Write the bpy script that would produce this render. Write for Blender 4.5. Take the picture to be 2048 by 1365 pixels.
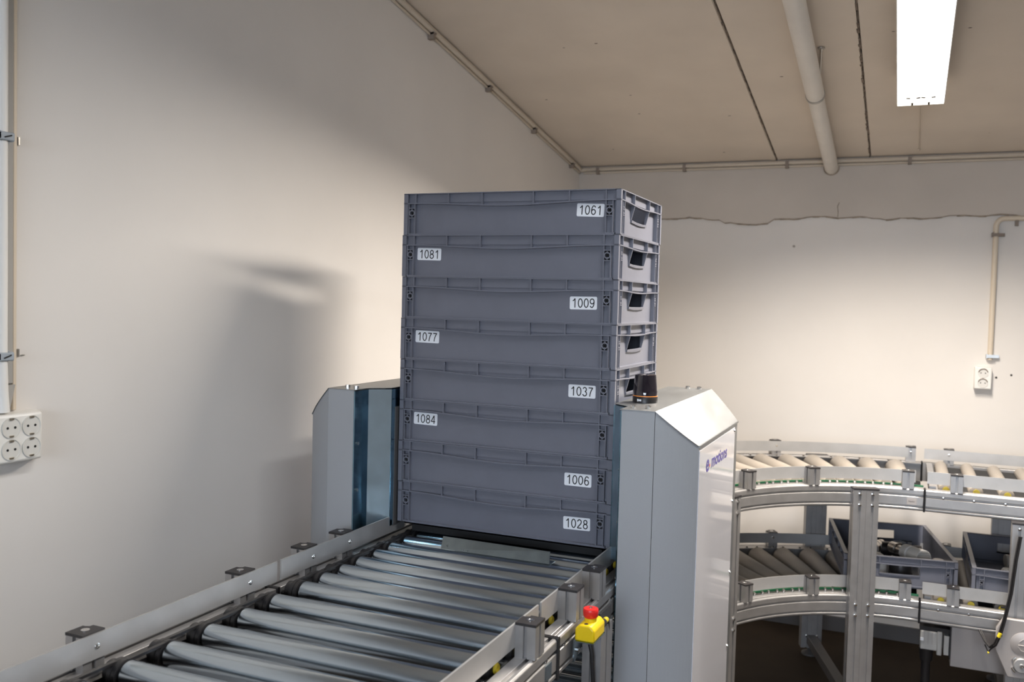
import bpy, bmesh, math, random
from mathutils import Vector, Matrix
random.seed(7)
PI = math.pi
for o in list(bpy.data.objects):
    bpy.data.objects.remove(o, do_unlink=True)
scene = bpy.context.scene
COL = scene.collection

# ------------------------------------------------------------------ camera
F_PX, YAW, PITCH, ROLL = 1835.0, -0.403943, -0.043267, 0.025894
CAM = Vector((1.24176, -2.14592, 1.56087))
cy, sy, cp, sp = math.cos(YAW), math.sin(YAW), math.cos(PITCH), math.sin(PITCH)
fw = Vector((sy*cp, cy*cp, sp)); rt = Vector((cy, -sy, 0)); up = rt.cross(fw)
cr, sr = math.cos(ROLL), math.sin(ROLL)
rt, up = rt*cr + up*sr, up*cr - rt*sr
cd = bpy.data.cameras.new('camera'); cam = bpy.data.objects.new('camera', cd); COL.objects.link(cam)
cd.sensor_width = 36.0; cd.lens = 36.0*F_PX/2048.0; cd.clip_start = 0.02; cd.clip_end = 60
M3 = Matrix((rt, up, -fw)).transposed()
cam.matrix_world = Matrix.Translation(CAM) @ M3.to_4x4()
cd.dof.use_dof = True; cd.dof.focus_distance = 2.25; cd.dof.aperture_fstop = 5.0
scene.camera = cam

# ------------------------------------------------------------------ world, exposure, lights
w = bpy.data.worlds.new('world'); scene.world = w; w.use_nodes = True
w.node_tree.nodes['Background'].inputs[0].default_value = (0.55, 0.72, 1.0, 1)
w.node_tree.nodes['Background'].inputs[1].default_value = 1.0
scene.view_settings.view_transform = 'Standard'; scene.view_settings.look = 'None'
scene.view_settings.gamma = 1.0; scene.view_settings.use_curve_mapping = False
scene.view_settings.exposure = 0.0
LAMP_POWER, LAMP_COLOR, LAMP_SPREAD = 92.0, (1.0, 0.91, 0.81), 152
FILL_POWER, FILL_COLOR = 66.0, (0.76, 0.86, 1.0)

def area_light(name, loc, direction, sx, sy_, power, color, spread=180, xaxis=None):
    ld = bpy.data.lights.new(name, 'AREA'); ld.shape = 'RECTANGLE'; ld.size = sx; ld.size_y = sy_
    ld.energy = power; ld.color = color; ld.spread = math.radians(spread)
    lo = bpy.data.objects.new(name, ld); COL.objects.link(lo)
    z = -Vector(direction).normalized(); x = Vector(xaxis or (1, 0, 0)); x = (x - z*x.dot(z)).normalized(); y = z.cross(x)
    m = Matrix((x, y, z)).transposed().to_4x4(); m.translation = Vector(loc); lo.matrix_world = m
    return lo
# cool area light added behind the camera, at an assumed unseen window
area_light('cool_fill_light', (1.6, -5.42, 1.75), (0, 1, -0.40), 2.3, 1.3, FILL_POWER, FILL_COLOR, 120)

# ------------------------------------------------------------------ materials
MATS = {}
def mat(name, col, rough=0.5, metal=0.0, noise=None, bump=None, spec=0.5, emit=None, coat=0, trans=0, alpha=None):
    m = bpy.data.materials.new(name); m.use_nodes = True; MATS[name] = m
    nt = m.node_tree; b = nt.nodes['Principled BSDF']
    b.inputs['Base Color'].default_value = (*col, 1); b.inputs['Roughness'].default_value = rough
    b.inputs['Metallic'].default_value = metal; b.inputs['Specular IOR Level'].default_value = spec
    b.inputs['Coat Weight'].default_value = coat; b.inputs['Transmission Weight'].default_value = trans
    if emit:
        b.inputs['Emission Color'].default_value = (*emit[0], 1); b.inputs['Emission Strength'].default_value = emit[1]
    tc = nt.nodes.new('ShaderNodeTexCoord')
    if noise:   # (scale, amount, detail)
        n = nt.nodes.new('ShaderNodeTexNoise'); n.inputs['Scale'].default_value = noise[0]; n.inputs['Detail'].default_value = noise[2] if len(noise) > 2 else 4
        nt.links.new(tc.outputs['Object'], n.inputs['Vector'])
        if len(noise) > 3:
            mp = nt.nodes.new('ShaderNodeMapping'); mp.inputs['Scale'].default_value = noise[3]
            nt.links.new(tc.outputs['Object'], mp.inputs['Vector']); nt.links.new(mp.outputs['Vector'], n.inputs['Vector'])
        r = nt.nodes.new('ShaderNodeValToRGB')
        r.color_ramp.elements[0].position = 0.3; r.color_ramp.elements[1].position = 0.7
        r.color_ramp.elements[0].color = (*[max(0, c*(1-noise[1])) for c in col], 1)
        r.color_ramp.elements[1].color = (*[min(1, c*(1+noise[1])) for c in col], 1)
        nt.links.new(n.outputs['Fac'], r.inputs['Fac']); nt.links.new(r.outputs['Color'], b.inputs['Base Color'])
        if metal > 0.5:
            rr = nt.nodes.new('ShaderNodeMapRange'); rr.inputs['To Min'].default_value = max(0.02, rough-0.07); rr.inputs['To Max'].default_value = rough+0.07
            nt.links.new(n.outputs['Fac'], rr.inputs['Value']); nt.links.new(rr.outputs['Result'], b.inputs['Roughness'])
    if bump:    # (scale, strength, distance)
        n2 = nt.nodes.new('ShaderNodeTexNoise'); n2.inputs['Scale'].default_value = bump[0]; n2.inputs['Detail'].default_value = 5
        nt.links.new(tc.outputs['Object'], n2.inputs['Vector'])
        bp = nt.nodes.new('ShaderNodeBump'); bp.inputs['Strength'].default_value = bump[1]; bp.inputs['Distance'].default_value = bump[2]
        nt.links.new(n2.outputs['Fac'], bp.inputs['Height']); nt.links.new(bp.outputs['Normal'], b.inputs['Normal'])
    return m

def speck(m, scale, thresh, dark, size=1.0):
    """sparse dark specks of dirt on painted plaster"""
    nt = m.node_tree; b = nt.nodes['Principled BSDF']
    tc = nt.nodes.new('ShaderNodeTexCoord'); v = nt.nodes.new('ShaderNodeTexVoronoi'); v.inputs['Scale'].default_value = scale
    mp = nt.nodes.new('ShaderNodeMapping'); mp.inputs['Scale'].default_value = (1, 2.0, 1)
    nt.links.new(tc.outputs['Object'], mp.inputs['Vector']); nt.links.new(mp.outputs['Vector'], v.inputs['Vector'])
    n = nt.nodes.new('ShaderNodeTexNoise'); n.inputs['Scale'].default_value = scale*6
    nt.links.new(tc.outputs['Object'], n.inputs['Vector'])
    a = nt.nodes.new('ShaderNodeMath'); a.operation = 'MULTIPLY_ADD'; a.inputs[1].default_value = 0.05; 
    nt.links.new(n.outputs['Fac'], a.inputs[0]); nt.links.new(v.outputs['Distance'], a.inputs[2])
    lt = nt.nodes.new('ShaderNodeMapRange'); lt.inputs['From Min'].default_value = thresh; lt.inputs['From Max'].default_value = thresh+0.012
    lt.inputs['To Min'].default_value = 0; lt.inputs['To Max'].default_value = 1
    nt.links.new(a.outputs[0], lt.inputs['Value'])
    # only some cells carry a speck
    sep = nt.nodes.new('ShaderNodeSeparateColor'); nt.links.new(v.outputs['Color'], sep.inputs[0])
    gt = nt.nodes.new('ShaderNodeMath'); gt.operation = 'GREATER_THAN'; gt.inputs[1].default_value = 0.35; nt.links.new(sep.outputs[0], gt.inputs[0])
    mx = nt.nodes.new('ShaderNodeMath'); mx.operation = 'MAXIMUM'; nt.links.new(lt.outputs['Result'], mx.inputs[0]); nt.links.new(gt.outputs[0], mx.inputs[1])
    mix = nt.nodes.new('ShaderNodeMix'); mix.data_type = 'RGBA'; mix.inputs['A'].default_value = (*dark, 1)
    src = b.inputs['Base Color'].links[0].from_socket if b.inputs['Base Color'].links else None
    if src: nt.links.new(src, mix.inputs['B'])
    else: mix.inputs['B'].default_value = b.inputs['Base Color'].default_value
    nt.links.new(mx.outputs[0], mix.inputs['Factor']); nt.links.new(mix.outputs['Result'], b.inputs['Base Color'])

mat('wall_paint', (0.77, 0.735, 0.695), 0.75, noise=(2.2, 0.03, 5), bump=(30, 0.10, 0.004), spec=0.25)
speck(MATS['wall_paint'], 3.0, 0.035, (0.35, 0.31, 0.27))
mat('ceiling_paint', (0.72, 0.635, 0.54), 0.85, noise=(3, 0.05, 5), bump=(22, 0.15, 0.004), spec=0.2)
speck(MATS['ceiling_paint'], 8.0, 0.065, (0.12, 0.09, 0.07))
mat('beam_paint', (0.60, 0.545, 0.485), 0.85, noise=(3, 0.05, 5), bump=(18, 0.18, 0.005), spec=0.2)
mat('joint_dirt', (0.17, 0.13, 0.10), 0.95, noise=(60, 0.5))
mat('plaster_crack', (0.34, 0.28, 0.22), 0.95, noise=(40, 0.3))
mat('floor_concrete', (0.034, 0.024, 0.016), 0.7, noise=(4, 0.2, 6), bump=(40, 0.1, 0.003), spec=0.15)
mat('conduit_cream', (0.72, 0.62, 0.49), 0.45)
mat('conduit_beige', (0.60, 0.52, 0.42), 0.5)
mat('conduit_white', (0.80, 0.78, 0.74), 0.4)
mat('conduit_grey', (0.40, 0.385, 0.36), 0.6)
mat('clip_grey', (0.33, 0.37, 0.41), 0.5)
mat('clip_metal', (0.45, 0.43, 0.40), 0.35, 1.0)
mat('clip_brown', (0.26, 0.21, 0.17), 0.6)
mat('socket_white', (0.82, 0.80, 0.75), 0.35)
mat('socket_inner', (0.70, 0.68, 0.63), 0.35)
mat('pin_metal', (0.55, 0.47, 0.36), 0.3, 1.0)
mat('dark_hole', (0.012, 0.011, 0.010), 0.8)
mat('pipe_paint', (0.78, 0.74, 0.68), 0.55, noise=(9, 0.04))
mat('lamp_housing', (0.85, 0.85, 0.84), 0.4)
mat('lamp_diffuser', (0.9, 0.9, 0.9), 0.4, emit=((1.0, 0.95, 0.88), 3.2))
mat('lamp_marks', (0.0016, 0.0012, 0.0008), 1.0, spec=0.0)
mat("crate_grey", (0.148, 0.154, 0.188), 0.36, noise=(14, 0.04, 3), bump=(220, 0.05, 0.0008), spec=0.45)
mat('label_white', (0.80, 0.82, 0.86), 0.35)
mat('label_ink', (0.015, 0.015, 0.018), 0.5)
mat('aluminium', (0.40, 0.39, 0.385), 0.42, 0.75, noise=(30, 0.05, 2, (1, 1, 1)))
mat('aluminium_plate', (0.44, 0.435, 0.43), 0.45, 0.5, noise=(16, 0.06, 4))
mat('slot_dark', (0.05, 0.048, 0.05), 0.5, 0.3)
mat('roller_steel', (0.50, 0.57, 0.635), 0.20, 1.0, noise=(12, 0.06, 4, (0.3, 1, 1)))
mat('galvanised', (0.40, 0.50, 0.56), 0.22, 1.0, noise=(38, 0.14, 6), bump=(35, 0.02, 0.0008))
mat('plate_steel', (0.26, 0.31, 0.335), 0.30, 1.0, noise=(30, 0.10, 5))
mat('galvanised_pale', (0.50, 0.62, 0.70), 0.32, 1.0, noise=(20, 0.05, 4))
mat('galvanised_blue', (0.22, 0.37, 0.47), 0.16, 1.0, noise=(30, 0.12, 6), bump=(30, 0.02, 0.0008))
mat('black_plastic', (0.016, 0.015, 0.016), 0.38)
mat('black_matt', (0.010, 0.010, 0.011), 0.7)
mat('cap_black', (0.022, 0.020, 0.021), 0.45, noise=(90, 0.3))
mat('powder_grey', (0.35, 0.36, 0.375), 0.42, 0.0, noise=(400, 0.015, 2), bump=(500, 0.04, 0.0004))
mat('powder_light', (0.30, 0.31, 0.315), 0.40, 0.9, noise=(14, 0.06, 4, (1, 0.25, 1)))
mat('acrylic_white', (0.63, 0.63, 0.67), 0.09, 0.0, spec=0.6, coat=0.5)
mat('logo_violet', (0.065, 0.045, 0.30), 0.3)
mat('logo_red', (0.75, 0.08, 0.04), 0.3)
mat('stop_yellow', (0.80, 0.56, 0.004), 0.38)
mat('stop_red', (0.72, 0.022, 0.018), 0.35)
mat('tag_yellow', (0.75, 0.58, 0.02), 0.5)
mat('bearing_yellow', (0.72, 0.55, 0.04), 0.45)
mat('beacon_dark', (0.014, 0.011, 0.016), 0.08, spec=0.7, coat=0.6)
mat('beacon_orange', (0.85, 0.28, 0.05), 0.4)
mat('cone_plastic', (0.31, 0.275, 0.235), 0.5, noise=(6, 0.06))
mat('belt_green', (0.02, 0.13, 0.06), 0.5)
mat('screw_bright', (0.75, 0.74, 0.72), 0.2, 1.0)
mat('machined_steel', (0.50, 0.47, 0.44), 0.28, 1.0, noise=(50, 0.2))
mat('part_white', (0.62, 0.60, 0.57), 0.5)
mat('part_copper', (0.45, 0.28, 0.22), 0.35, 1.0)
mat('part_dark', (0.05, 0.045, 0.045), 0.4, 0.5)
mat('sheet_grey', (0.42, 0.39, 0.375), 0.45, 0.3)
mat('plug_grey', (0.45, 0.44, 0.42), 0.5)
mat('dark_frame', (0.13, 0.125, 0.125), 0.5, 0.4)
mat('window_frame', (0.75, 0.75, 0.75), 0.4)
mat('glass', (0.95, 0.97, 0.97), 0.02, trans=1.0)
mat('pencil', (0.02, 0.025, 0.03), 0.6)

# ------------------------------------------------------------------ mesh helpers
class MB:
    def __init__(s): s.v = []; s.f = []
    def quadbox(s, P):
        n = len(s.v); s.v += [Vector(p) for p in P]
        for q in ((0,3,2,1),(4,5,6,7),(0,1,5,4),(1,2,6,5),(2,3,7,6),(3,0,4,7)): s.f.append([n+i for i in q])
        return s
    def box(s, x0, x1, y0, y1, z0, z1):
        return s.quadbox([(x0,y0,z0),(x1,y0,z0),(x1,y1,z0),(x0,y1,z0),(x0,y0,z1),(x1,y0,z1),(x1,y1,z1),(x0,y1,z1)])
    def obox(s, c, ax, ay, az, hx, hy, hz):
        c = Vector(c); ax, ay, az = (Vector(a).normalized() for a in (ax, ay, az))
        P = [c + ax*(i*hx) + ay*(j*hy) + az*(k*hz) for k in (-1,1) for i, j in ((-1,-1),(1,-1),(1,1),(-1,1))]
        return s.quadbox(P)
    def prism(s, poly, fn, d0, d1):
        """poly: 2-d points; fn(u, v, d) -> 3-d"""
        n = len(s.v); k = len(poly)
        s.v += [Vector(fn(u, v, d0)) for u, v in poly] + [Vector(fn(u, v, d1)) for u, v in poly]
        s.f.append([n+i for i in range(k)][::-1]); s.f.append([n+k+i for i in range(k)])
        for i in range(k):
            j = (i+1) % k; s.f.append([n+i, n+j, n+k+j, n+k+i])
        return s
    def cyl(s, p0, p1, r0, r1=None, n=16, caps=True):
        p0, p1 = Vector(p0), Vector(p1); r1 = r0 if r1 is None else r1
        d = (p1-p0).normalized(); a = d.orthogonal().normalized(); b = d.cross(a); k = len(s.v)
        for p, r in ((p0, r0), (p1, r1)):
            s.v += [p + (a*math.cos(2*PI*i/n) + b*math.sin(2*PI*i/n))*r for i in range(n)]
        for i in range(n):
            j = (i+1) % n; s.f.append([k+i, k+j, k+n+j, k+n+i])
        if caps: s.f.append([k+i for i in range(n)][::-1]); s.f.append([k+n+i for i in range(n)])
        return s
    def lathe(s, prof, c, axis=(0,0,1), n=24):
        """prof: (radius, height) list"""
        c = Vector(c); d = Vector(axis).normalized(); a = d.orthogonal().normalized(); b = d.cross(a); k = len(s.v); m = len(prof)
        for r, h in prof:
            s.v += [c + d*h + (a*math.cos(2*PI*i/n) + b*math.sin(2*PI*i/n))*max(r, 1e-5) for i in range(n)]
        for q in range(m-1):
            for i in range(n):
                j = (i+1) % n; s.f.append([k+q*n+i, k+q*n+j, k+(q+1)*n+j, k+(q+1)*n+i])
        s.f.append([k+i for i in range(n)][::-1]); s.f.append([k+(m-1)*n+i for i in range(n)])
        return s
    def sweep(s, prof, path, closed_prof=True):
        """prof (u,z) swept along path of (point, outward unit); u along outward, z up"""
        k = len(s.v); m = len(prof)
        for p, o in path:
            p = Vector(p); o = Vector(o); s.v += [p + o*u + Vector((0, 0, z)) for u, z in prof]
        for q in range(len(path)-1):
            for i in range(m):
                j = (i+1) % m; s.f.append([k+q*m+i, k+q*m+j, k+(q+1)*m+j, k+(q+1)*m+i])
        s.f.append([k+i for i in range(m)][::-1]); s.f.append([k+(len(path)-1)*m+i for i in range(m)])
        return s
    def tube(s, pts, r, n=10):
        """round tube through points"""
        pts = [Vector(p) for p in pts]; k = len(s.v); prev = None
        for i, p in enumerate(pts):
            d = (pts[min(i+1, len(pts)-1)] - pts[max(i-1, 0)]).normalized()
            a = d.orthogonal().normalized() if prev is None else (prev - d*prev.dot(d)).normalized()
            prev = a; b = d.cross(a)
            s.v += [p + (a*math.cos(2*PI*j/n) + b*math.sin(2*PI*j/n))*r for j in range(n)]
        for q in range(len(pts)-1):
            for i in range(n):
                j = (i+1) % n; s.f.append([k+q*n+i, k+q*n+j, k+(q+1)*n+j, k+(q+1)*n+i])
        s.f.append([k+i for i in range(n)][::-1]); s.f.append([k+(len(pts)-1)*n+i for i in range(n)])
        return s
    def mesh(s, name, m, off=(0,0,0), smooth=False):
        me = bpy.data.meshes.new(name); off = Vector(off)
        me.from_pydata([tuple(v-off) for v in s.v], [], s.f)
        bm = bmesh.new(); bm.from_mesh(me); bmesh.ops.recalc_face_normals(bm, faces=bm.faces); bm.to_mesh(me); bm.free()
        me.materials.append(MATS[m])
        if smooth:
            for p in me.polygons: p.use_smooth = True
            me.set_sharp_from_angle(angle=math.radians(38))
        return me
    def build(s, name, m, parent=None, smooth=False, bevel=0, seg=2):
        off = base_of(parent) if parent else Vector((0,0,0))
        ob = bpy.data.objects.new(name, s.mesh(name, m, off, smooth)); COL.objects.link(ob)
        if parent: ob.parent = parent
        if bevel:
            md = ob.modifiers.new('bevel', 'BEVEL'); md.width = bevel; md.segments = seg; md.limit_method = 'ANGLE'; md.angle_limit = math.radians(40)
            if smooth is False:
                for p in ob.data.polygons: p.use_smooth = True
                ob.data.set_sharp_from_angle(angle=math.radians(30))
        return ob
def base_of(o):
    while o.parent: o = o.parent
    return Vector(o.get('_b', (0,0,0)))
def thing(name, label, cat, loc=(0,0,0), group=None):
    o = bpy.data.objects.new(name, None); COL.objects.link(o); o.location = loc; o['_b'] = loc
    o.empty_display_size = 0.05
    o['label'] = label; o['category'] = cat
    if group: o['group'] = group
    return o
def tag(o, label, cat, group=None):
    o['label'] = label; o['category'] = cat
    if group: o['group'] = group
    return o
def struct(o, label=None):
    o['kind'] = 'structure'
    if label: o['label'] = label
    return o
def inst(name, me, parent, loc, rot=(0,0,0)):
    """one more part sharing mesh data; loc in world coordinates"""
    o = bpy.data.objects.new(name, me); COL.objects.link(o); o.parent = parent
    o.location = Vector(loc) - base_of(parent); o.rotation_euler = rot
    return o
def text_mesh(txt, size, m, fn, depth=0.0004, align='CENTER', shear=0, width=1.0, bold=0):
    cu = bpy.data.curves.new('t', 'FONT'); cu.body = txt; cu.size = size; cu.align_x = align; cu.align_y = 'CENTER'; cu.shear = shear; cu.offset = bold
    cu.resolution_u = 4
    to = bpy.data.objects.new('t', cu); COL.objects.link(to)
    me = bpy.data.meshes.new_from_object(to.evaluated_get(bpy.context.evaluated_depsgraph_get()))
    bpy.data.objects.remove(to, do_unlink=True); bpy.data.curves.remove(cu)
    for v in me.vertices: v.co = Vector(fn(v.co.x*width, v.co.y))
    me.materials.clear(); me.materials.append(MATS[m])
    return me
def _arc(cx, cy, rx, ry, a0, a1, n=14):
    return [(cx+rx*math.cos(math.radians(a0+(a1-a0)*i/n)), cy+ry*math.sin(math.radians(a0+(a1-a0)*i/n))) for i in range(n+1)]
_six = [_arc(.29, .31, .215, .26, 0, 360, 24), _arc(.30, .70, .205, .25, 20, 110, 8) + [(.135, .78), (.09, .62), (.075, .45), (.075, .31)]]
GLYPH = {'0': [_arc(.28, .5, .225, .45, 0, 360, 28)], '1': [[(.10, .72), (.20, .79), (.29, .88), (.345, .985)], [(.345, .97), (.345, .0)]],
    '2': [_arc(.28, .72, .205, .23, 175, -25, 14) + [(.40, .50), (.20, .27), (.08, .12), (.05, .05)], [(.03, .05), (.52, .05)]],
    '3': [_arc(.27, .735, .185, .215, 165, -78, 14), _arc(.27, .275, .215, .235, 88, -170, 16)],
    '4': [[(.40, .0), (.40, .97)], [(.385, .95), (.04, .28)], [(.02, .27), (.54, .27)]], '6': _six,
    '7': [[(.04, .93), (.52, .93)], [(.50, .93), (.36, .70), (.26, .45), (.20, .20), (.18, .0)]],
    '8': [_arc(.28, .735, .18, .215, 0, 360, 22), _arc(.28, .275, .22, .235, 0, 360, 24)],
    '9': [[(.56-x, 1-y) for x, y in st] for st in _six]}
def digits_mesh(txt, h, wd, fn):
    """numerals drawn as flat strokes of even width"""
    V, Fc = [], []; adv = 0.665*h; x0 = -adv*len(txt)/2 + 0.05*h
    for i, ch in enumerate(txt):
        for st in GLYPH[ch]:
            P = [Vector((x0+i*adv+x*h, (y-0.5)*h)) for x, y in st]; closed = (P[0]-P[-1]).length < 1e-6; k = len(V); n = len(P)
            for j in range(n):
                a = P[j-1] if j else (P[-2] if closed else P[0]); b = P[j+1] if j < n-1 else (P[1] if closed else P[-1])
                d = (b-a).normalized(); nn = Vector((-d.y, d.x))*wd/2
                V += [fn(P[j].x+nn.x, P[j].y+nn.y), fn(P[j].x-nn.x, P[j].y-nn.y)]
            for j in range(n-1): Fc.append([k+2*j, k+2*j+1, k+2*j+3, k+2*j+2])
    me = bpy.data.meshes.new('number'); me.from_pydata([tuple(v) for v in V], [], Fc); me.materials.append(MATS['label_ink'])
    return me
def add_mesh(name, me, parent):
    off = base_of(parent)
    for v in me.vertices: v.co -= off
    o = bpy.data.objects.new(name, me); COL.objects.link(o); o.parent = parent
    return o

# ------------------------------------------------------------------ room shell
XL, YB, XR, YF = -0.39, 2.537, 4.6, -5.5
CZ, CS = 2.283, 0.1577                       # ceiling height at the back wall, slope
def ceil_z(y): return CZ + CS*(YB - y)
struct(MB().box(XL-0.2, XR+0.2, YF-0.2, YB+0.2, -0.1, 0).build('floor', 'floor_concrete'), 'brown sealed concrete floor under the conveyors')
struct(MB().box(XL-0.12, XL, YF, YB+0.12, 0, 3.7).build('wall_left', 'wall_paint'), 'white painted plaster wall with stack shadow')
wb = struct(MB().box(XL-0.12, XR, YB, YB+0.12, 0, 3.7).build('wall_back', 'wall_paint'), 'white painted wall behind the curved conveyors')
struct(MB().box(XR, XR+0.12, YF, YB+0.12, 0, 3.7).build('wall_right', 'wall_paint'), 'plain painted wall')
wf = MB()
wx0, wx1, wz0, wz1 = 0.4, 2.8, 1.05, 2.45
wf.box(XL, wx0, YF-0.12, YF, 0, 3.7).box(wx1, XR, YF-0.12, YF, 0, 3.7).box(wx0, wx1, YF-0.12, YF, 0, wz0).box(wx0, wx1, YF-0.12, YF, wz1, 3.7)
struct(wf.build('wall_front', 'wall_paint'), 'painted wall with an opening for the added window')
win = thing('added_window', 'white framed window, added unseen in the wall behind the camera', 'window', (1.6, YF-0.06, wz0)); win['kind'] = 'structure'  # unseen window added as the source of the cool light
wfm = MB().box(wx0, wx1, YF-0.09, YF-0.03, wz0, wz0+0.06).box(wx0, wx1, YF-0.09, YF-0.03, wz1-0.06, wz1)
for x in (wx0, 1.57, wx1-0.06): wfm.box(x, x+0.06, YF-0.09, YF-0.03, wz0, wz1)
wfm.build('window_frame', 'window_frame', win)
for px0, px1 in ((wx0+0.06, 1.57), (1.63, wx1-0.06)): MB().box(px0, px1, YF-0.064, YF-0.058, wz0+0.06, wz1-0.06).build('pane', 'glass', win)

struct(MB().box(XL, XR, YB-0.014, YB, 0, 0.07).build('dark_strip_back', 'dark_frame'), 'dark strip along the foot of the back wall')  # plain low dark strip at the wall foot
# beam above the back wall: slightly proud, ragged lower plaster edge
def ragged(x):
    b = 2.002 if x < 0.39 else (1.982 if x < 0.62 else 2.0)
    return b + 0.006*math.sin(x*9.1) + 0.004*math.sin(x*31+1) + random.uniform(-0.0025, 0.0025)
bm_ = MB(); xs = [XL + i*0.03 for i in range(int((XR-XL)/0.03)+1)]; zr = [ragged(x) for x in xs]
bm_.prism([(x, z) for x, z in zip(xs, zr)] + [(xs[-1], 2.34), (xs[0], 2.34)], lambda u, v, d: (u, d, v), YB-0.012, YB+0.02)
bm_.build('beam', 'beam_paint', wb)
ck = MB()
for i in range(len(xs)-1):
    if xs[i] > 2.2: break
    t = random.uniform(0.0015, 0.0055)
    ck.quadbox([(xs[i], YB-0.0135, zr[i]-t), (xs[i+1], YB-0.0135, zr[i+1]-t), (xs[i+1], YB, zr[i+1]-t), (xs[i], YB, zr[i]-t),
                (xs[i], YB-0.0135, zr[i]+0.0018), (xs[i+1], YB-0.0135, zr[i+1]+0.0018), (xs[i+1], YB, zr[i+1]+0.0018), (xs[i], YB, zr[i]+0.0018)])
ck.tube([(0.925, YB-0.012, 2.005), (0.926, YB-0.012, 2.03), (0.922, YB-0.012, 2.055), (0.93, YB-0.012, 2.075)], 0.002, 6)
ck.build('crack', 'plaster_crack', wb)

# ceiling: concrete panels with open dirty joints
ce = struct(MB().quadbox([(XL-0.1, YF, ceil_z(YF)+0.05), (XR+0.1, YF, ceil_z(YF)+0.05), (XR+0.1, YB+0.1, ceil_z(YB+0.1)+0.05), (XL-0.1, YB+0.1, ceil_z(YB+0.1)+0.05),
        (XL-0.1, YF, ceil_z(YF)+0.15), (XR+0.1, YF, ceil_z(YF)+0.15), (XR+0.1, YB+0.1, ceil_z(YB+0.1)+0.15), (XL-0.1, YB+0.1, ceil_z(YB+0.1)+0.15)]).build('ceiling', 'joint_dirt'),
        'sloping painted concrete panel ceiling')
edges = [XL, 0.634, 1.060, 1.92, 2.78, 3.64, XR]
def cq(x0, x1, h0, h1, y0=YF, y1=YB):
    return MB().quadbox([(x0, y0, ceil_z(y0)+h0), (x1, y0, ceil_z(y0)+h0), (x1, y1, ceil_z(y1)+h0), (x0, y1, ceil_z(y1)+h0),
                         (x0, y0, ceil_z(y0)+h1), (x1, y0, ceil_z(y0)+h1), (x1, y1, ceil_z(y1)+h1), (x0, y1, ceil_z(y1)+h1)])
for i in range(len(edges)-1):
    cq(edges[i]+(0.004 if i else 0), edges[i+1]-0.004, 0, 0.05).build('ceiling_panel', 'ceiling_paint', ce)
cq(0.606, 0.628, -0.004, 0.0).build('joint_strip', 'ceiling_paint', ce)
def ragged_joint(x, w):
    j = MB(); y = YF*0.3
    while y < YB-0.02:
        dy = random.uniform(0.012, 0.05); a = random.uniform(0.2, 1.0)*w; c = x + random.uniform(-0.0025, 0.0025)
        j.quadbox([(c-a, y, ceil_z(y)-0.0015), (c+a*0.6, y, ceil_z(y)-0.0015), (c+a*0.7, y+dy, ceil_z(y+dy)-0.0015), (c-a*0.8, y+dy, ceil_z(y+dy)-0.0015),
                   (c-a, y, ceil_z(y)+0.01), (c+a*0.6, y, ceil_z(y)+0.01), (c+a*0.7, y+dy, ceil_z(y+dy)+0.01), (c-a*0.8, y+dy, ceil_z(y+dy)+0.01)])
        y += dy*random.uniform(0.9, 1.25)
    return j
ragged_joint(0.634, 0.0045).build('joint_dirt', 'joint_dirt', ce)
ragged_joint(1.060, 0.0065).build('joint_dirt', 'joint_dirt', ce)

# ------------------------------------------------------------------ ceiling luminaires
def luminaire(x0, x1, y0, y1, drop, label, power, detail=True, color=LAMP_COLOR):
    cx, cyy = (x0+x1)/2, (y0+y1)/2
    t = thing('ceiling_light', label, 'ceiling light', (cx, cyy, ceil_z(cyy)-drop), 'ceiling lights')
    n = Vector((0, CS, 1)).normalized()            # ceiling normal (up)
    cq(x0, x1, -drop+0.004, -drop+0.055, y0, y1).build('housing', 'lamp_housing', t, bevel=0.004)
    cq(x0+0.003, x1-0.003, -drop, -drop+0.004, y0+0.003, y1-0.003).build('diffuser', 'lamp_diffuser', t)
    for yy in (y0+0.12, y1-0.12):
        MB().cyl((cx, yy, ceil_z(yy)-drop+0.05), (cx, yy, ceil_z(yy)), 0.006, n=8).build('hanger_rod', 'lamp_housing', t)
    if detail:
        zz = lambda y: ceil_z(y)-drop
        for dx in (-0.028, 0.028):
            MB().cyl((cx+dx, y1-0.045, zz(y1-0.045)-0.016), (cx+dx, y1-0.045, zz(y1-0.045)-0.007), 0.0032, 0.0045, n=8).build('lamp_pin', 'lamp_marks', t)
        for dx, a in ((-0.042, 0.6), (-0.008, -0.5), (0.008, 0.5), (0.042, -0.6)):
            MB().obox((cx+dx, y1-0.10, zz(y1-0.10)-0.010), (1, a, 0), (-a, 1, 0), (0, 0, 1), 0.007, 0.0022, 0.002).build('lamp_clip', 'lamp_marks', t)
    c = Vector((cx, cyy, ceil_z(cyy)-drop-0.006))
    lo = area_light('lamp_light', c, -n, x1-x0-0.01, y1-y0-0.02, power, color, LAMP_SPREAD)
    mw = lo.matrix_world.copy(); lo.parent = t; lo.matrix_basis = Matrix.Translation(-Vector(t.location)) @ mw
    return t
luminaire(1.180, 1.343, 0.33, 1.612, 0.10, 'bright rectangular ceiling light above the white tower', LAMP_POWER)
luminaire(1.180, 1.343, -1.45, -0.25, 0.10, 'ceiling light nearest the camera in the same row, above the near conveyor', LAMP_POWER*0.19, False, (0.93, 0.96, 1.0))
luminaire(3.18, 3.343, 0.0, 1.2, 0.10, 'ceiling light on the right of the room outside the picture', LAMP_POWER*0.04, False)
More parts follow.
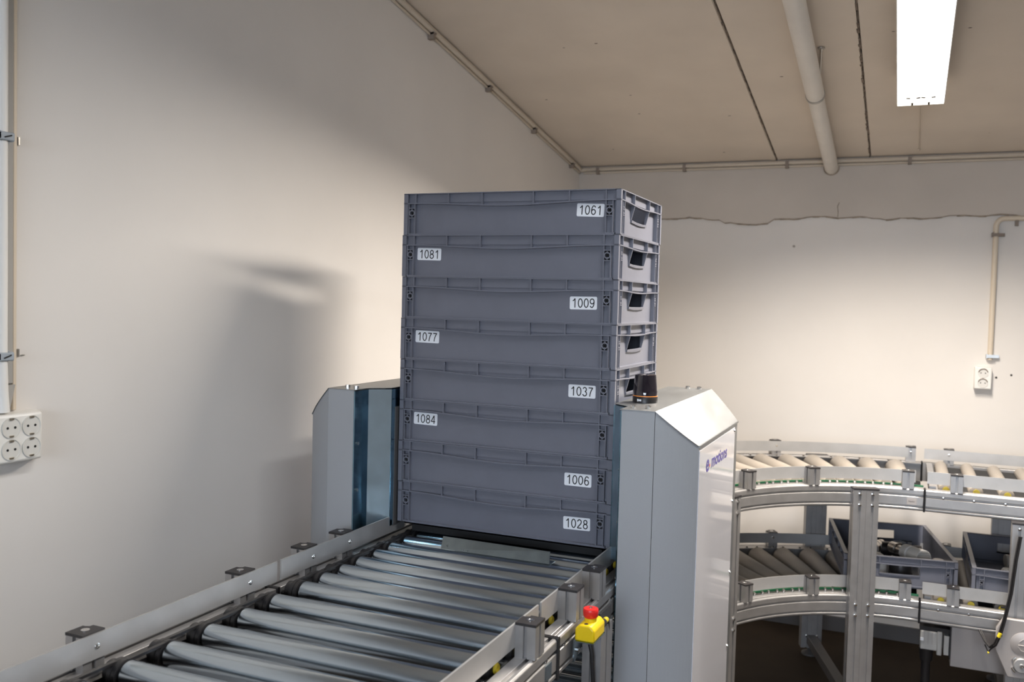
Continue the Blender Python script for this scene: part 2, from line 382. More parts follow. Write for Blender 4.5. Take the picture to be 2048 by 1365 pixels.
# chain that hangs from the far end of the visible lamp
lw = MB().tube([(1.262, 1.60, ceil_z(1.60)-0.06), (1.264, 1.9, ceil_z(1.9)-0.012), (1.266, 2.2, ceil_z(2.2)-0.004), (1.267, 2.43, ceil_z(2.43)-0.003)], 0.0016, 6)
lw.cyl((1.267, 2.43, ceil_z(2.43)-0.008), (1.267, 2.43, ceil_z(2.43)), 0.006, n=8)
tag(lw.build('lamp_cable', 'conduit_beige', None, True), 'thin cable from the bright ceiling light towards the back wall', 'cable')

# ------------------------------------------------------------------ pipes, conduits, sockets
# ceiling pipe
t = thing('ceiling_pipe', 'thick white painted pipe running under the ceiling into the back wall', 'pipe', (0.885, 1.5, ceil_z(1.5)-0.04))
pz = lambda y: ceil_z(y)-0.045
MB().cyl((0.888, YF+0.1, pz(YF+0.1)), (0.888, 1.62, pz(1.62)), 0.034, n=24).build('pipe', 'pipe_paint', t, True)
MB().cyl((0.888, 1.60, pz(1.60)), (0.888, YB-0.014, pz(YB-0.014)), 0.031, n=24).build('pipe', 'pipe_paint', t, True)
MB().cyl((0.888, 1.585, pz(1.585)), (0.888, 1.60, pz(1.60)), 0.0365, n=24).build('pipe_ring', 'clip_metal', t, True)
MB().lathe([(0.037, -0.006), (0.037, 0.0)], (0.888, YB-0.013, pz(YB-0.013)), (0, 1, 0)).build('wall_collar', 'plaster_crack', t, True)
MB().cyl((0.932, 1.28, ceil_z(1.28)), (0.905, 1.56, pz(1.56)+0.02), 0.004, n=8).cyl((0.932, 1.28, ceil_z(1.28)-0.004), (0.932, 1.28, ceil_z(1.28)), 0.013, n=12).build('hanger', 'clip_metal', t)
# conduit on the left wall under the ceiling
t = thing('cable_conduit', 'beige conduit along the top of the left wall under the sloping ceiling', 'conduit', (XL+0.012, 1.0, ceil_z(1.0)-0.03), 'cable conduits')
lz = lambda y: ceil_z(y)-0.016
MB().tube([(XL+0.013, YF+0.1, lz(YF+0.1)), (XL+0.013, YB-0.05, lz(YB-0.05)), (XL+0.018, YB-0.03, lz(YB)), (XL+0.04, YB-0.026, lz(YB)+0.003)], 0.0115, 12).build('pipe', 'conduit_beige', t, True)
MB().tube([(XL+0.006, YF+0.1, lz(YF+0.1)-0.016), (XL+0.006, YB-0.02, lz(YB)-0.013)], 0.005, 8).build('cable', 'conduit_beige', t, True)
for y in (0.83, 1.33, 1.84, 2.37):
    MB().box(XL, XL+0.024, y-0.008, y+0.008, lz(y)-0.034, lz(y)-0.008).box(XL+0.0, XL+0.028, y-0.008, y+0.008, lz(y)-0.016, lz(y)-0.010).build('clip', 'clip_brown', t)
t = thing('cable_conduit', 'beige conduit along the top of the back wall under the ceiling', 'conduit', (0.8, YB-0.03, CZ-0.02), 'cable conduits')
MB().tube([(XL+0.03, YB-0.026, CZ-0.013), (XR-0.05, YB-0.026, CZ-0.013)], 0.010, 12).build('pipe', 'conduit_beige', t, True)
MB().tube([(XL+0.03, YB-0.020, CZ-0.030), (XR-0.05, YB-0.020, CZ-0.030)], 0.006, 8).build('cable', 'conduit_beige', t, True)
for x in (-0.28, 0.18, 0.683, 1.232): MB().box(x-0.008, x+0.008, YB-0.038, YB-0.012, CZ-0.040, CZ-0.004).build('clip', 'clip_brown', t)

def schuko(parent, c, nrm, r, holes=True):
    """round recessed socket: dish, pins and earth clips"""
    c = Vector(c); n = Vector(nrm)
    d = MB(); d.lathe([(r*1.06, 0.0005), (r*1.06, 0.0018), (r, 0.0018), (r*0.98, 0.0006), (r*0.86, 0.0003), (0.0001, 0.0003)], c, n, 28)
    so = d.build('socket', 'socket_inner', parent, True)
    side = Vector((0, 0, 1)).cross(n).normalized()
    for s_ in (-1, 1):
        MB().cyl(c + side*s_*r*0.42, c + side*s_*r*0.42 + n*0.0012, r*0.13, n=10).build('pin_hole', 'dark_hole', so)
        MB().obox(c + Vector((0, 0, s_*r*0.86)) + n*0.0016, side, (0, 0, 1), n, r*0.22, r*0.09, 0.0012).build('earth_clip', 'pin_metal', so)
    return so
# double socket on the back wall
t = thing('wall_socket', 'white double wall socket on the back wall', 'socket', (1.576, YB, 1.216), 'wall sockets')
MB().box(1.541, 1.611, YB-0.042, YB, 1.219, 1.318).build('box', 'socket_white', t, bevel=0.004)
for z in (1.292, 1.247):
    so = MB().lathe([(0.0215, 0.0), (0.0215, 0.0015), (0.019, 0.0015), (0.0185, 0.0004), (0.0001, 0.0004)], (1.576, YB-0.0425, z), (0, -1, 0), 24).build('socket', 'socket_inner', t, True)
    arc = [(1.576+0.019*math.cos(a), YB-0.0445, z+0.019*math.sin(a)) for a in [PI*(0.08+0.84*i/10) for i in range(11)]]
    MB().tube(arc, 0.0022, 6).build('shutter_arc', 'clip_brown', so, True)
    for dx in (-0.009, 0.009): MB().cyl((1.576+dx, YB-0.0440, z), (1.576+dx, YB-0.0425, z), 0.0025, n=8).build('pin_hole', 'dark_hole', so)
MB().cyl((1.576, YB-0.0435, 1.270), (1.576, YB-0.042, 1.270), 0.002, n=8).build('screw', 'clip_brown', t)
t = thing('cable_conduit', 'cream conduit bending down the back wall to the double socket', 'conduit', (1.602, YB, 1.35), 'cable conduits')
bend = [(1.602+0.035*(1-math.cos(a)), YB-0.014, 1.955+0.035*math.sin(a)) for a in [PI/2*i/6 for i in range(7)]]
MB().tube([(1.602, YB-0.014, 1.352), (1.602, YB-0.014, 1.7)] + bend + [(2.6, YB-0.014, 1.990)], 0.0115, 12).build('pipe', 'conduit_cream', t, True)
for (x, z) in ((1.602, 1.916), (1.602, 1.368)):
    MB().box(x-0.017, x-0.010, YB-0.028, YB, z-0.009, z+0.009).box(x+0.010, x+0.036, YB-0.02, YB, z-0.007, z+0.007).box(x-0.017, x+0.016, YB-0.03, YB-0.025, z-0.007, z+0.007).build('clip', 'clip_metal' if z < 1.5 else 'clip_brown', t)
MB().box(1.676, 1.690, YB-0.02, YB, 1.955, 1.982).build('clip', 'clip_brown', t)
for i, (x, z) in enumerate(((1.632, 1.272), (1.692, 1.286))):
    tag(MB().lathe([(0.005, 0), (0.004, 0.002), (0.001, 0.0025)], (x, YB, z), (0, -1, 0), 10).build('wall_plug', 'dark_hole'), 'small dark wall plug hole beside the double socket, %s' % ('nearer to it' if i == 0 else 'farther from it'), 'wall plug', 'wall plugs')

# left wall: two vertical conduits and a four-gang socket
def vert_pipe(y, r, z0, z1, m, label, d=0.0):
    t = thing('cable_conduit', label, 'conduit', (XL+r, y, z0), 'cable conduits')
    return t
t = vert_pipe(-0.882, 0.011, 1.31, 3.0, 'conduit_white', 'round white conduit on the left wall above the four-gang socket')
MB().tube([(XL+0.022, -0.896, 1.318), (XL+0.019, -0.897, 1.36), (XL+0.018, -0.898, 1.42), (XL+0.018, -0.898, 2.765)], 0.0115, 14).build('pipe', 'conduit_white', t, True)
for z in (1.853, 1.428):
    c = MB().box(XL, XL+0.014, -0.913, -0.876, z-0.011, z+0.011).box(XL, XL+0.034, -0.916, -0.909, z-0.009, z+0.009).box(XL, XL+0.033, -0.887, -0.881, z-0.009, z+0.009)
    c = c.box(XL+0.029, XL+0.034, -0.916, -0.881, z-0.008, z+0.008)
    cl = c.build('clip', 'clip_grey', t, bevel=0.002)
    MB().obox((XL+0.0345, -0.896, z), (0, 1, 0.35), (0, -0.35, 1), (1, 0, 0), 0.008, 0.0012, 0.001).build('screw_slot', 'dark_hole', cl)
t = vert_pipe(-0.862, 0.008, 1.37, 3.0, 'conduit_grey', 'flat grey trunking on the left wall beside the white conduit')
MB().box(XL, XL+0.009, -0.8775, -0.8640, 1.372, 2.765).build('pipe', 'conduit_grey', t, bevel=0.002)
MB().quadbox([(XL+0.0, -0.880, 1.318), (XL+0.012, -0.880, 1.318), (XL+0.012, -0.874, 1.318), (XL, -0.874, 1.318), (XL, -0.8775, 1.37), (XL+0.012, -0.8775, 1.37), (XL+0.012, -0.862, 1.37), (XL, -0.862, 1.37)]).build('cut_end', 'conduit_grey', t)
t = vert_pipe(-0.852, 0.004, 1.31, 3.0, 'conduit_cream', 'thin cream cable strip on the left wall beside the grey trunking')
MB().box(XL, XL+0.006, -0.8630, -0.8540, 1.318, 2.765).build('strip', 'conduit_cream', t, bevel=0.002)
for i, z in enumerate((1.853, 1.432)):
    tag(MB().box(XL, XL+0.004, -0.8495, -0.8465, z-0.008, z+0.008).build('wall_staple', 'clip_metal'), '%s small metal staple beside the cream cable strip' % ('upper' if i == 0 else 'lower'), 'staple', 'wall staples')
tag(MB().tube([(XL+0.001, -0.842, 1.427), (XL+0.0035, -0.838, 1.4275), (XL+0.001, -0.832, 1.427)], 0.0009, 6).build('wall_nail', 'clip_metal'), 'bent nail in the left wall right of the lower staple', 'nail')
t = thing('wall_socket', 'white four-gang wall socket at the left edge below the conduits', 'socket', (XL, -0.87, 1.219), 'wall sockets')
MB().quadbox([(XL, -0.930, 1.215), (XL, -0.800, 1.215), (XL, -0.800, 1.316), (XL, -0.930, 1.316), (XL+0.04, -0.922, 1.220), (XL+0.04, -0.823, 1.220), (XL+0.04, -0.823, 1.314), (XL+0.04, -0.922, 1.314)]).build('box', 'socket_white', t, bevel=0.005, seg=3)
for y in (-0.893, -0.848):
    for z in (1.289, 1.246): schuko(t, (XL+0.0402, y, z), (1, 0, 0), 0.0195)

# ------------------------------------------------------------------ aluminium extrusions
ZR = 0.93                                   # roller top of the upper level
def rail_profile(z1):
    """side rail, u = 0 inner face .. 0.04 outer face, z1 = top"""
    b = z1-0.079
    return [(0, b), (0.034, b), (0.040, b+0.004), (0.040, b+0.011), (0.033, b+0.012), (0.033, b+0.017), (0.040, b+0.018), (0.040, z1-0.028),
            (0.033, z1-0.027), (0.033, z1-0.021), (0.040, z1-0.020), (0.040, z1-0.004), (0.036, z1), (0.030, z1), (0.030, z1-0.007), (0.022, z1-0.007), (0.022, z1), (0, z1)]
def slot_square(w, d, s=0.004, g=0.007):
    """outline of a slotted square extrusion centred on 0"""
    h, k = w/2, d/2
    return [(-h, -k), (-s, -k), (-s, -k+g), (s, -k+g), (s, -k), (h, -k), (h, -s), (h-g, -s), (h-g, s), (h, s), (h, k), (s, k), (s, k-g), (-s, k-g), (-s, k), (-h, k), (-h, s), (-h+g, s), (-h+g, -s), (-h, -s)]
def post_mesh(name, h, w=0.040, d=0.046):
    return MB().prism(slot_square(w, d), lambda u, v, z: (u, v, z), 0, h).mesh(name, 'aluminium')
def cap_mesh(name, w=0.041, d=0.047):
    b = MB().prism([(-w/2, -d/2), (w/2, -d/2), (w/2, d/2), (-w/2+0.013, d/2), (-w/2+0.013, d/2-0.006), (-w/2+0.006, d/2-0.010), (-w/2, d/2-0.010)], lambda u, v, z: (u, v, z), 0, 0.005)
    return b.mesh(name, 'cap_black')
GP_H = 0.060
gp_me = post_mesh('guide_post', GP_H); gc_me = cap_mesh('post_cap')
gs_me = MB().lathe([(0.0075, 0), (0.0075, 0.0006), (0.004, 0.0006), (0.0035, 0.0001), (0.0001, 0.0001)], (0, 0, 0), (0, 0, 1), 14).mesh('cap_screw', 'screw_bright', (0,0,0), True)
ps_me = MB().lathe([(0.0055, 0), (0.005, 0.0012), (0.0026, 0.0014), (0.0022, 0.0003), (0.0001, 0.0003)], (0, 0, 0), (0, 0, 1), 14).mesh('plate_screw', 'screw_bright', (0,0,0), True)
def guide_post(parent, x, y, zb, ang=0.0):
    p = inst('guide_post', gp_me, parent, (x, y, zb), (0, 0, ang))
    c = bpy.data.objects.new('post_cap', gc_me); COL.objects.link(c); c.parent = p; c.location = (0, 0, GP_H)
    s_ = bpy.data.objects.new('cap_screw', gs_me); COL.objects.link(s_); s_.parent = p; s_.location = (0, 0, GP_H+0.005)
    return p
def plate_screw(parent, part, loc, nrm):
    o = inst('plate_screw', ps_me, part, loc); o.rotation_euler = Vector(nrm).to_track_quat('Z', 'Y').to_euler()
    return o

# ------------------------------------------------------------------ straight roller conveyors
roller_me = {}
def roller_mesh(L, r):
    k = (round(L, 3), r)
    if k not in roller_me:
        roller_me[k] = MB().lathe([(0.006, -L/2-0.012), (0.006, -L/2), (r-0.004, -L/2), (r-0.001, -L/2+0.0015), (r, -L/2+0.005), (r, L/2-0.005), (r-0.001, L/2-0.0015), (r-0.004, L/2), (0.006, L/2), (0.006, L/2+0.012)], (0,0,0), (1,0,0), 40).mesh('roller', 'roller_steel', (0,0,0), True)
    return roller_me[k]
bear_me = MB().lathe([(0.017, -0.008), (0.0205, -0.006), (0.0205, 0.006), (0.017, 0.008)], (0,0,0), (1,0,0), 20).mesh('bearing', 'black_plastic', (0,0,0), True)
yel_me = MB().lathe([(0.0100, -0.003), (0.0105, 0), (0.008, 0.003)], (0,0,0), (1,0,0), 16).mesh('bearing_ring', 'bearing_yellow', (0,0,0), True)
bolt_me = MB().lathe([(0.0045, 0), (0.0045, 0.004), (0.002, 0.0045), (0.0001, 0.0045)], (0,0,0), (0,0,1), 8).mesh('bolt', 'screw_bright', (0,0,0), True)
belt_me = MB().lathe([(0.0255, -0.010), (0.0275, -0.009), (0.0275, -0.001), (0.0255, 0.0), (0.0275, 0.001), (0.0275, 0.009), (0.0255, 0.010)], (0,0,0), (1,0,0), 28).mesh('belt_pulley', 'black_plastic', (0,0,0), True)

def straight_conveyor(name, label, y0, y1, rollers, zr, posts, gap0=0.0, gap1=0.0, guide=True, endcaps=(True, True), bolts=True, belts=True):
    t = thing(name, label, 'conveyor', (0.3, (y0+y1)/2, 0), 'roller conveyors')
    zt = zr-0.018
    for s_ in (-1, 1):
        xi = 0.300 + s_*0.311                       # inner face
        path = [((xi, y0, 0), (s_, 0, 0)), ((xi, y1, 0), (s_, 0, 0))]
        rail = MB().sweep(rail_profile(zt), path).build('side_rail', 'aluminium', t, bevel=0.0012, seg=2)
        if guide:
            g = MB().box(*sorted((xi-s_*0.003, xi+s_*0.001)), y0+gap0, y1-gap1, zr+0.000, zr+0.044).build('guide_plate', 'aluminium_plate', t)
            for y in posts:
                guide_post(t, xi+s_*0.021, y, zt, 0 if s_ < 0 else 0)
                plate_screw(t, g, (xi-s_*0.0031, y+0.004, zr+0.022), (-s_, 0, 0))
        # black bearing strip along the inner side
        st = MB().box(*sorted((xi-s_*0.016, xi-s_*0.0005)), y0+0.005, y1-0.005, zr-0.055, zr-0.030).build('bearing_strip', 'black_plastic', t)
        for i, y in enumerate(rollers):
            o = inst('bearing', bear_me, t, (xi-s_*0.022, y, zr-0.025))
            if s_ > 0:
                q = bpy.data.objects.new('bearing_ring', yel_me); COL.objects.link(q); q.parent = o; q.location = (0.012, 0, 0.004)
            if bolts and i % 2 == 0:
                b = inst('bolt', bolt_me, rail, (xi+s_*0.036, y+0.02, zt-0.024)); b.rotation_euler = (0, s_*PI/2, 0)
        for e, yy in zip(endcaps, (y0-0.003, y1+0.003)):
            if e:
                MB().prism([(u+(0.0025 if u > 0.02 else -0.0025), z+(0.002 if z > zt-0.04 else -0.002)) for u, z in ((0, zt-0.079), (0.040, zt-0.079), (0.040, zt), (0, zt))], lambda u, v, d: (xi+s_*u, d, v), yy-0.003, yy+0.003).build('end_cap', 'black_plastic', t)
    L = 0.536
    for y in rollers:
        inst('roller', roller_mesh(L, 0.025), t, (0.312, y, zr-0.025))
    if belts:
        for i, y in enumerate(rollers):
            inst('belt_pulley', belt_me, t, (0.030, y, zr-0.027))
            if i < len(rollers)-1:
                y2 = rollers[i+1]; dx = 0.006*(1 if i % 2 else -1)
                lo_, hi_ = min(y, y2), max(y, y2)
                MB().box(0.026+dx, 0.034+dx, lo_, hi_, zr-0.006, zr-0.001).build('drive_belt', 'black_plastic', t)
                MB().box(0.026+dx, 0.034+dx, lo_, hi_, zr-0.053, zr-0.048).build('belt_return', 'black_plastic', t)
    for y in (y0+0.10, y1-0.10):
        MB().box(-0.011, 0.611, y-0.02, y+0.02, zr-0.094, zr-0.064).build('cross_member', 'dark_frame', t)
    return t

m1 = straight_conveyor('roller_conveyor', 'near roller conveyor with steel rollers in front of the crate stack', -2.30, -0.504, [-0.578-0.1*k for k in range(17)], ZR, [-1.0, -0.6, -1.4, -1.8], gap1=0.002)
m2 = straight_conveyor('roller_conveyor', 'roller conveyor under the crate stack between the two towers', -0.494, 0.815, [-0.478+0.075*k for k in range(17)], ZR, [-0.375, -0.222], gap0=0.003, gap1=0.76)
lo3 = straight_conveyor('roller_conveyor', 'dark lower roller conveyor underneath the crate stack', -0.494, 0.815, [-0.45+0.1*k for k in range(13)], 0.519, [], guide=False, belts=False)
# legs of the main line
leg_me = MB().prism(slot_square(0.040, 0.080), lambda u, v, z: (u, v, z), 0.02, 0.885).mesh('leg', 'aluminium')
foot_me = MB().lathe([(0.03, 0), (0.03, 0.006), (0.012, 0.014), (0.008, 0.02), (0.008, 0.03)], (0,0,0), (0,0,1), 16).mesh('foot', 'black_plastic', (0,0,0), True)
for par, ys in ((m1, (-0.80, -1.9)), (m2, (-0.31, 0.66))):
    for y in ys:
        for x in (-0.0715, 0.6715):
            l = inst('leg', leg_me, par, (x, y, 0))
            f_ = bpy.data.objects.new('foot', foot_me); COL.objects.link(f_); f_.parent = l
# dark cable on the leg
MB().tube([(0.668, -0.36, 0.87), (0.676, -0.362, 0.84), (0.680, -0.36, 0.78), (0.682, -0.358, 0.60), (0.682, -0.357, 0.2)], 0.0045, 8).build('cable', 'black_plastic', m2, True)
# name plate on the near rail, dark motor box behind the leg
MB().box(0.651, 0.6525, -0.565, -0.535, 0.850, 0.880).build('name_plate', 'galvanised', m1)
MB().box(0.62, 0.655, -0.24, -0.16, 0.70, 0.88).build('drive_box', 'dark_frame', m2)

# emergency stop
t = thing('emergency_stop', 'red mushroom emergency stop button on a yellow box beside the conveyor', 'stop button', (0.68, -0.39, 0.84))
hb = MB().prism([(0.660, 0.886), (0.701, 0.886), (0.701, 0.9105), (0.692, 0.9195), (0.670, 0.9195), (0.660, 0.9105)], lambda u, v, d: (u, d, v), -0.428, -0.357)
hs = hb.build('housing', 'stop_yellow', t, bevel=0.004, seg=3)
MB().lathe([(0.0125, 0), (0.0125, 0.006), (0.010, 0.007)], (0.681, -0.392, 0.919), (0,0,1), 24).build('collar', 'stop_yellow', t, True)
bt = MB().lathe([(0.0125, 0), (0.0150, 0.003), (0.0158, 0.012), (0.0158, 0.016), (0.0145, 0.0185), (0.0001, 0.0195)], (0.681, -0.392, 0.9255), (0,0,1), 28).build('button', 'stop_red', t, True)
MB().lathe([(0.0035, 0), (0.0035, 0.0012), (0.0001, 0.0012)], (0.681, -0.392, 0.9448), (0,0,1), 10).build('button_mark', 'clip_metal', bt)
MB().lathe([(0.004, 0), (0.004, 0.0012), (0.0001, 0.0012)], (0.681, -0.419, 0.9193), (0,0,1), 10).build('housing_screw', 'slot_dark', hs)
MB().prism([(-0.43, 0.884), (-0.355, 0.884), (-0.355, 0.876), (-0.42, 0.843), (-0.43, 0.843)], lambda u, v, d: (d, u, v), 0.658, 0.661).box(0.658, 0.701, -0.43, -0.355, 0.8835, 0.886).build('bracket', 'galvanised', t)
inst('bolt', bolt_me, t, (0.661, -0.412, 0.862), (0, PI/2, 0))
MB().cyl((0.690, -0.357, 0.900), (0.690, -0.33, 0.898), 0.008, 0.007, n=14).build('plug', 'black_plastic', t, True)
MB().cyl((0.690, -0.33, 0.898), (0.690, -0.312, 0.897), 0.0062, n=14).build('plug_nut', 'tag_yellow', t, True)
MB().tube([(0.690, -0.312, 0.897), (0.690, -0.300, 0.893), (0.688, -0.292, 0.87), (0.682, -0.285, 0.83)], 0.004, 8).build('cable', 'black_plastic', t, True)

# galvanised plate lying on the rollers
t = thing('stop_plate', 'galvanised angle strip with pencil marks lying on the rollers before the stack', 'metal strip', (0.33, -0.085, ZR))
MB().quadbox([(0.186, -0.0995, ZR+0.001), (0.480, -0.0995, ZR+0.001), (0.480, -0.098, ZR+0.001), (0.186, -0.098, ZR+0.001),
              (0.181, -0.078, ZR+0.027), (0.475, -0.084, ZR+0.027), (0.475, -0.0825, ZR+0.027), (0.181, -0.0765, ZR+0.027)]).build('sloped_face', 'plate_steel', t)
MB().box(0.186, 0.484, -0.098, -0.070, ZR+0.0005, ZR+0.0022).build('base_flange', 'plate_steel', t)
def on_plate(u, v):   # u along, v up the sloped face (metres)
    k = v/0.03; return Vector((0.186+u-0.006*k, -0.0998+0.0215*k-0.0003, ZR+0.001+0.022*k+0.0003))
for pts in ([(0.013, 0.022), (0.020, 0.016), (0.014, 0.008)], [(0.020, 0.016), (0.012, 0.014)], [(0.018, 0.024), (0.0195, 0.016), (0.018, 0.006)], [(0.044, 0.012), (0.053, 0.012)], [(0.048, 0.017), (0.048, 0.007)], [(0.058, 0.004), (0.062, 0.009), (0.064, 0.003)], [(0.07, 0.004), (0.070, 0.010)], [(0.074, 0.003), (0.080, 0.005), (0.075, 0.008), (0.074, 0.003)]):
    MB().tube([on_plate(*q) for q in pts], 0.0008, 5).build('pencil_mark', 'pencil', t)

# ------------------------------------------------------------------ crates
CP, CH = 0.1101, 0.1175                       # stacking pitch, crate height
def rim_curve(u, L, ends, mid):
    k = u/L; s_ = 0.5-0.5*math.cos(2*PI*min(1, max(0, (k-0.06)/0.88)))
    return ends + (mid-ends)*s_
def crate_body():
    b = MB(); L, W, H = 0.6, 0.4, CH
    T = 0.0028; D = 0.012                     # rib thickness, depth of panel behind rim plane
    z1 = H
    def face(Ln, fn, ribs, cols, ends, mid, handle):
        """fn(u, d, z): d = depth behind the rim plane"""
        def bx(u0, u1, d0, d1, za, zb): b.quadbox([fn(u0,d0,za), fn(u1,d0,za), fn(u1,d1,za), fn(u0,d1,za), fn(u0,d0,zb), fn(u1,d0,zb), fn(u1,d1,zb), fn(u0,d1,zb)])
        # wall panel with or without grip opening
        if handle:
            h0, h1, hz0, hz1 = handle
            bx(D, h0, D, D+0.003, 0.006, z1); bx(h1, Ln-D, D, D+0.003, 0.006, z1); bx(h0, h1, D, D+0.003, 0.006, hz0); bx(h0, h1, D, D+0.003, hz1, z1)
            # frame of the grip: tapering cheeks and a lip
            for hu in (h0, h1):
                b.quadbox([fn(hu-T/2, D-0.001, hz0-0.004), fn(hu+T/2, D-0.001, hz0-0.004), fn(hu+T/2, D+0.002, hz0-0.004), fn(hu-T/2, D+0.002, hz0-0.004),
                           fn(hu-T/2, 0.0003, hz1+0.002), fn(hu+T/2, 0.0003, hz1+0.002), fn(hu+T/2, D+0.002, hz1+0.002), fn(hu-T/2, D+0.002, hz1+0.002)])
            n = 8
            for i in range(n):
                ua, ub = h0+(h1-h0)*i/n, h0+(h1-h0)*(i+1)/n
                dip = lambda u: -0.003*math.sin(PI*(u-h0)/(h1-h0))
                b.quadbox([fn(ua,D-0.0035,hz0-0.005+dip(ua)), fn(ub,D-0.0035,hz0-0.005+dip(ub)), fn(ub,D+0.003,hz0-0.005+dip(ub)), fn(ua,D+0.003,hz0-0.005+dip(ua)),
                           fn(ua,D-0.0045,hz0+0.001+dip(ua)), fn(ub,D-0.0045,hz0+0.001+dip(ub)), fn(ub,D+0.003,hz0+0.001+dip(ub)), fn(ua,D+0.003,hz0+0.001+dip(ua))])
        else:
            bx(D, Ln-D, D, D+0.003, 0.006, z1)
        # rim: top flange, waved lower flange, ribs
        bx(0, Ln, 0, D+0.003, z1-0.0022, z1)
        n = 28
        for i in range(n):
            ua, ub = Ln*i/n, Ln*(i+1)/n; za, zb = z1+rim_curve(ua, Ln, ends, mid), z1+rim_curve(ub, Ln, ends, mid)
            b.quadbox([fn(ua,0,za-T), fn(ub,0,zb-T), fn(ub,D,zb-T), fn(ua,D,za-T), fn(ua,0,za), fn(ub,0,zb), fn(ub,D,zb), fn(ua,D,za)])
        for r in ribs: bx(r-T/2, r+T/2, 0.0004, D, z1+rim_curve(r, Ln, ends, mid)-T/2, z1-0.001)
        # band behind the ribs stands a little proud of the panel
        bx(0.002, Ln-0.002, D-0.003, D, z1+ends*0.98, z1-0.001)
        # base lip
        bx(0.002, Ln-0.002, 0.002, D+0.003, CH-CP+0.0004, CH-CP+0.0045)
        # corner posts and columns
        for s_ in (0, 1):
            q = lambda u: u if s_ == 0 else Ln-u
            o = lambda u0, u1: sorted((q(u0), q(u1)))
            bx(*o(0.0, 0.0024), 0.0004, D, 0.008, z1)
            bx(*o(0.0065, 0.0085), 0.004, D, 0.009, z1+ends)
        for c0, c1 in cols:
            zt = z1+ends-0.0005
            for u in (c0, c1): bx(u-0.0012, u+0.0012, 0.0012, D, 0.009, zt)
            cz = z1-0.0515; hh = (c1-c0)*0.72; cu_ = (c0+c1)/2
            for za in (cz+hh, cz-hh): bx(c0, c1, 0.0016, D, za-0.0011, za+0.0011)
            bx(cu_-0.0009, cu_+0.0009, 0.0016, D-0.001, cz+0.004, cz+hh); bx(cu_-0.0009, cu_+0.0009, 0.0016, D-0.001, cz-hh, cz-0.004)
            n = 16; ro, ri = (c1-c0)*0.47, (c1-c0)*0.33
            for i in range(n):
                a0, a1 = 2*PI*i/n, 2*PI*(i+1)/n
                P = lambda r, a: (cu_+r*math.cos(a), cz+r*math.sin(a))
                (x0,y0),(x1,y1),(x2,y2),(x3,y3) = P(ro,a0),P(ro,a1),P(ri,a1),P(ri,a0)
                b.quadbox([fn(x0,D,y0),fn(x1,D,y1),fn(x2,D,y2),fn(x3,D,y3),fn(x0,0.0014,y0),fn(x1,0.0014,y1),fn(x2,0.0014,y2),fn(x3,0.0014,y3)])
    ribsL = [0.035, 0.132, 0.229, 0.371, 0.467, 0.562]; colsL = [(0.0145, 0.0325), (0.562, 0.5795)]
    ribsS = [0.040, 0.1275, 0.2725, 0.360]; colsS = [(0.026, 0.040), (0.360, 0.374)]
    face(L, lambda u, d, z: (u, d, z), ribsL, colsL, -0.025, -0.0335, None)
    face(L, lambda u, d, z: (L-u, W-d, z), ribsL, colsL, -0.025, -0.0335, None)
    hd = (0.1285, 0.2715, CH-0.066, CH-0.030)
    face(W, lambda u, d, z: (L-d, u, z), ribsS, colsS, -0.024, -0.0285, hd)
    face(W, lambda u, d, z: (d, W-u, z), ribsS, colsS, -0.024, -0.0285, hd)
    b.box(0.014, L-0.014, 0.014, W-0.014, 0.0, 0.0035)          # nesting base
    for x0, x1, y0, y1 in ((0.014, 0.017, 0.014, W-0.014), (L-0.017, L-0.014, 0.014, W-0.014), (0.014, L-0.014, 0.014, 0.017), (0.014, L-0.014, W-0.017, W-0.014)):
        b.box(x0, x1, y0, y1, 0.0, 0.010)
    return b
crate_me = crate_body().mesh('crate_body', 'crate_grey')
hole_mes = []                                   # dark recess behind each fixing ring, one mesh per position
for c0, c1 in ((0.0145, 0.0325), (0.562, 0.5795)):
    cz = CH-0.0515; hh = (c1-c0)*0.72
    for y0 in (0.0112, 0.4-0.0119): hole_mes.append(MB().box(c0, c1, y0, y0+0.0007, cz-hh, cz+hh).mesh('fixing_hole', 'dark_hole'))
for c0, c1 in ((0.026, 0.040), (0.360, 0.374)):
    cz = CH-0.0515; hh = (c1-c0)*0.72
    for x0 in (0.6-0.0119, 0.0112): hole_mes.append(MB().box(x0, x0+0.0007, c0, c1, cz-hh, cz+hh).mesh('fixing_hole', 'dark_hole'))
def rounded(wd, h, r, n=5):
    P = []
    for cx, cz, a0 in ((wd/2-r, h/2-r, 0), (-wd/2+r, h/2-r, PI/2), (-wd/2+r, -h/2+r, PI), (wd/2-r, -h/2+r, 1.5*PI)):
        P += [(cx+r*math.cos(a0+PI/2*i/n), cz+r*math.sin(a0+PI/2*i/n)) for i in range(n+1)]
    return P
ORD = ['topmost crate of the stack', 'second crate from the top of the stack', 'third crate from the top of the stack', 'fourth crate from the top of the stack',
       'fifth crate from the top, beside the dark beacon', 'third crate from the bottom of the stack', 'second crate from the bottom of the stack', 'bottom crate of the stack above the rollers']
LAB = [('1061', 0.520, 1.790, -2.2), ('1081', 0.0745, 1.680, -1.2), ('1009', 0.5085, 1.561, 0.6), ('1077', 0.074, 1.4605, -0.8), ('1037', 0.5115, 1.3415, 0.1), ('1084', 0.0735, 1.2405, -0.8), ('1006', 0.508, 1.1195, 0.1), ('1028', 0.508, 1.0095, 1.2)]
def crate(label, loc, rz=0.0, group='grey stacking crates'):
    t = thing('stacking_crate', label, 'crate', loc, group); t.rotation_euler = (0, 0, rz)
    for nm, me in [('crate_body', crate_me)] + [('fixing_hole', h_) for h_ in hole_mes]:
        o = bpy.data.objects.new(nm, me); COL.objects.link(o); o.parent = t
    return t
stack = []
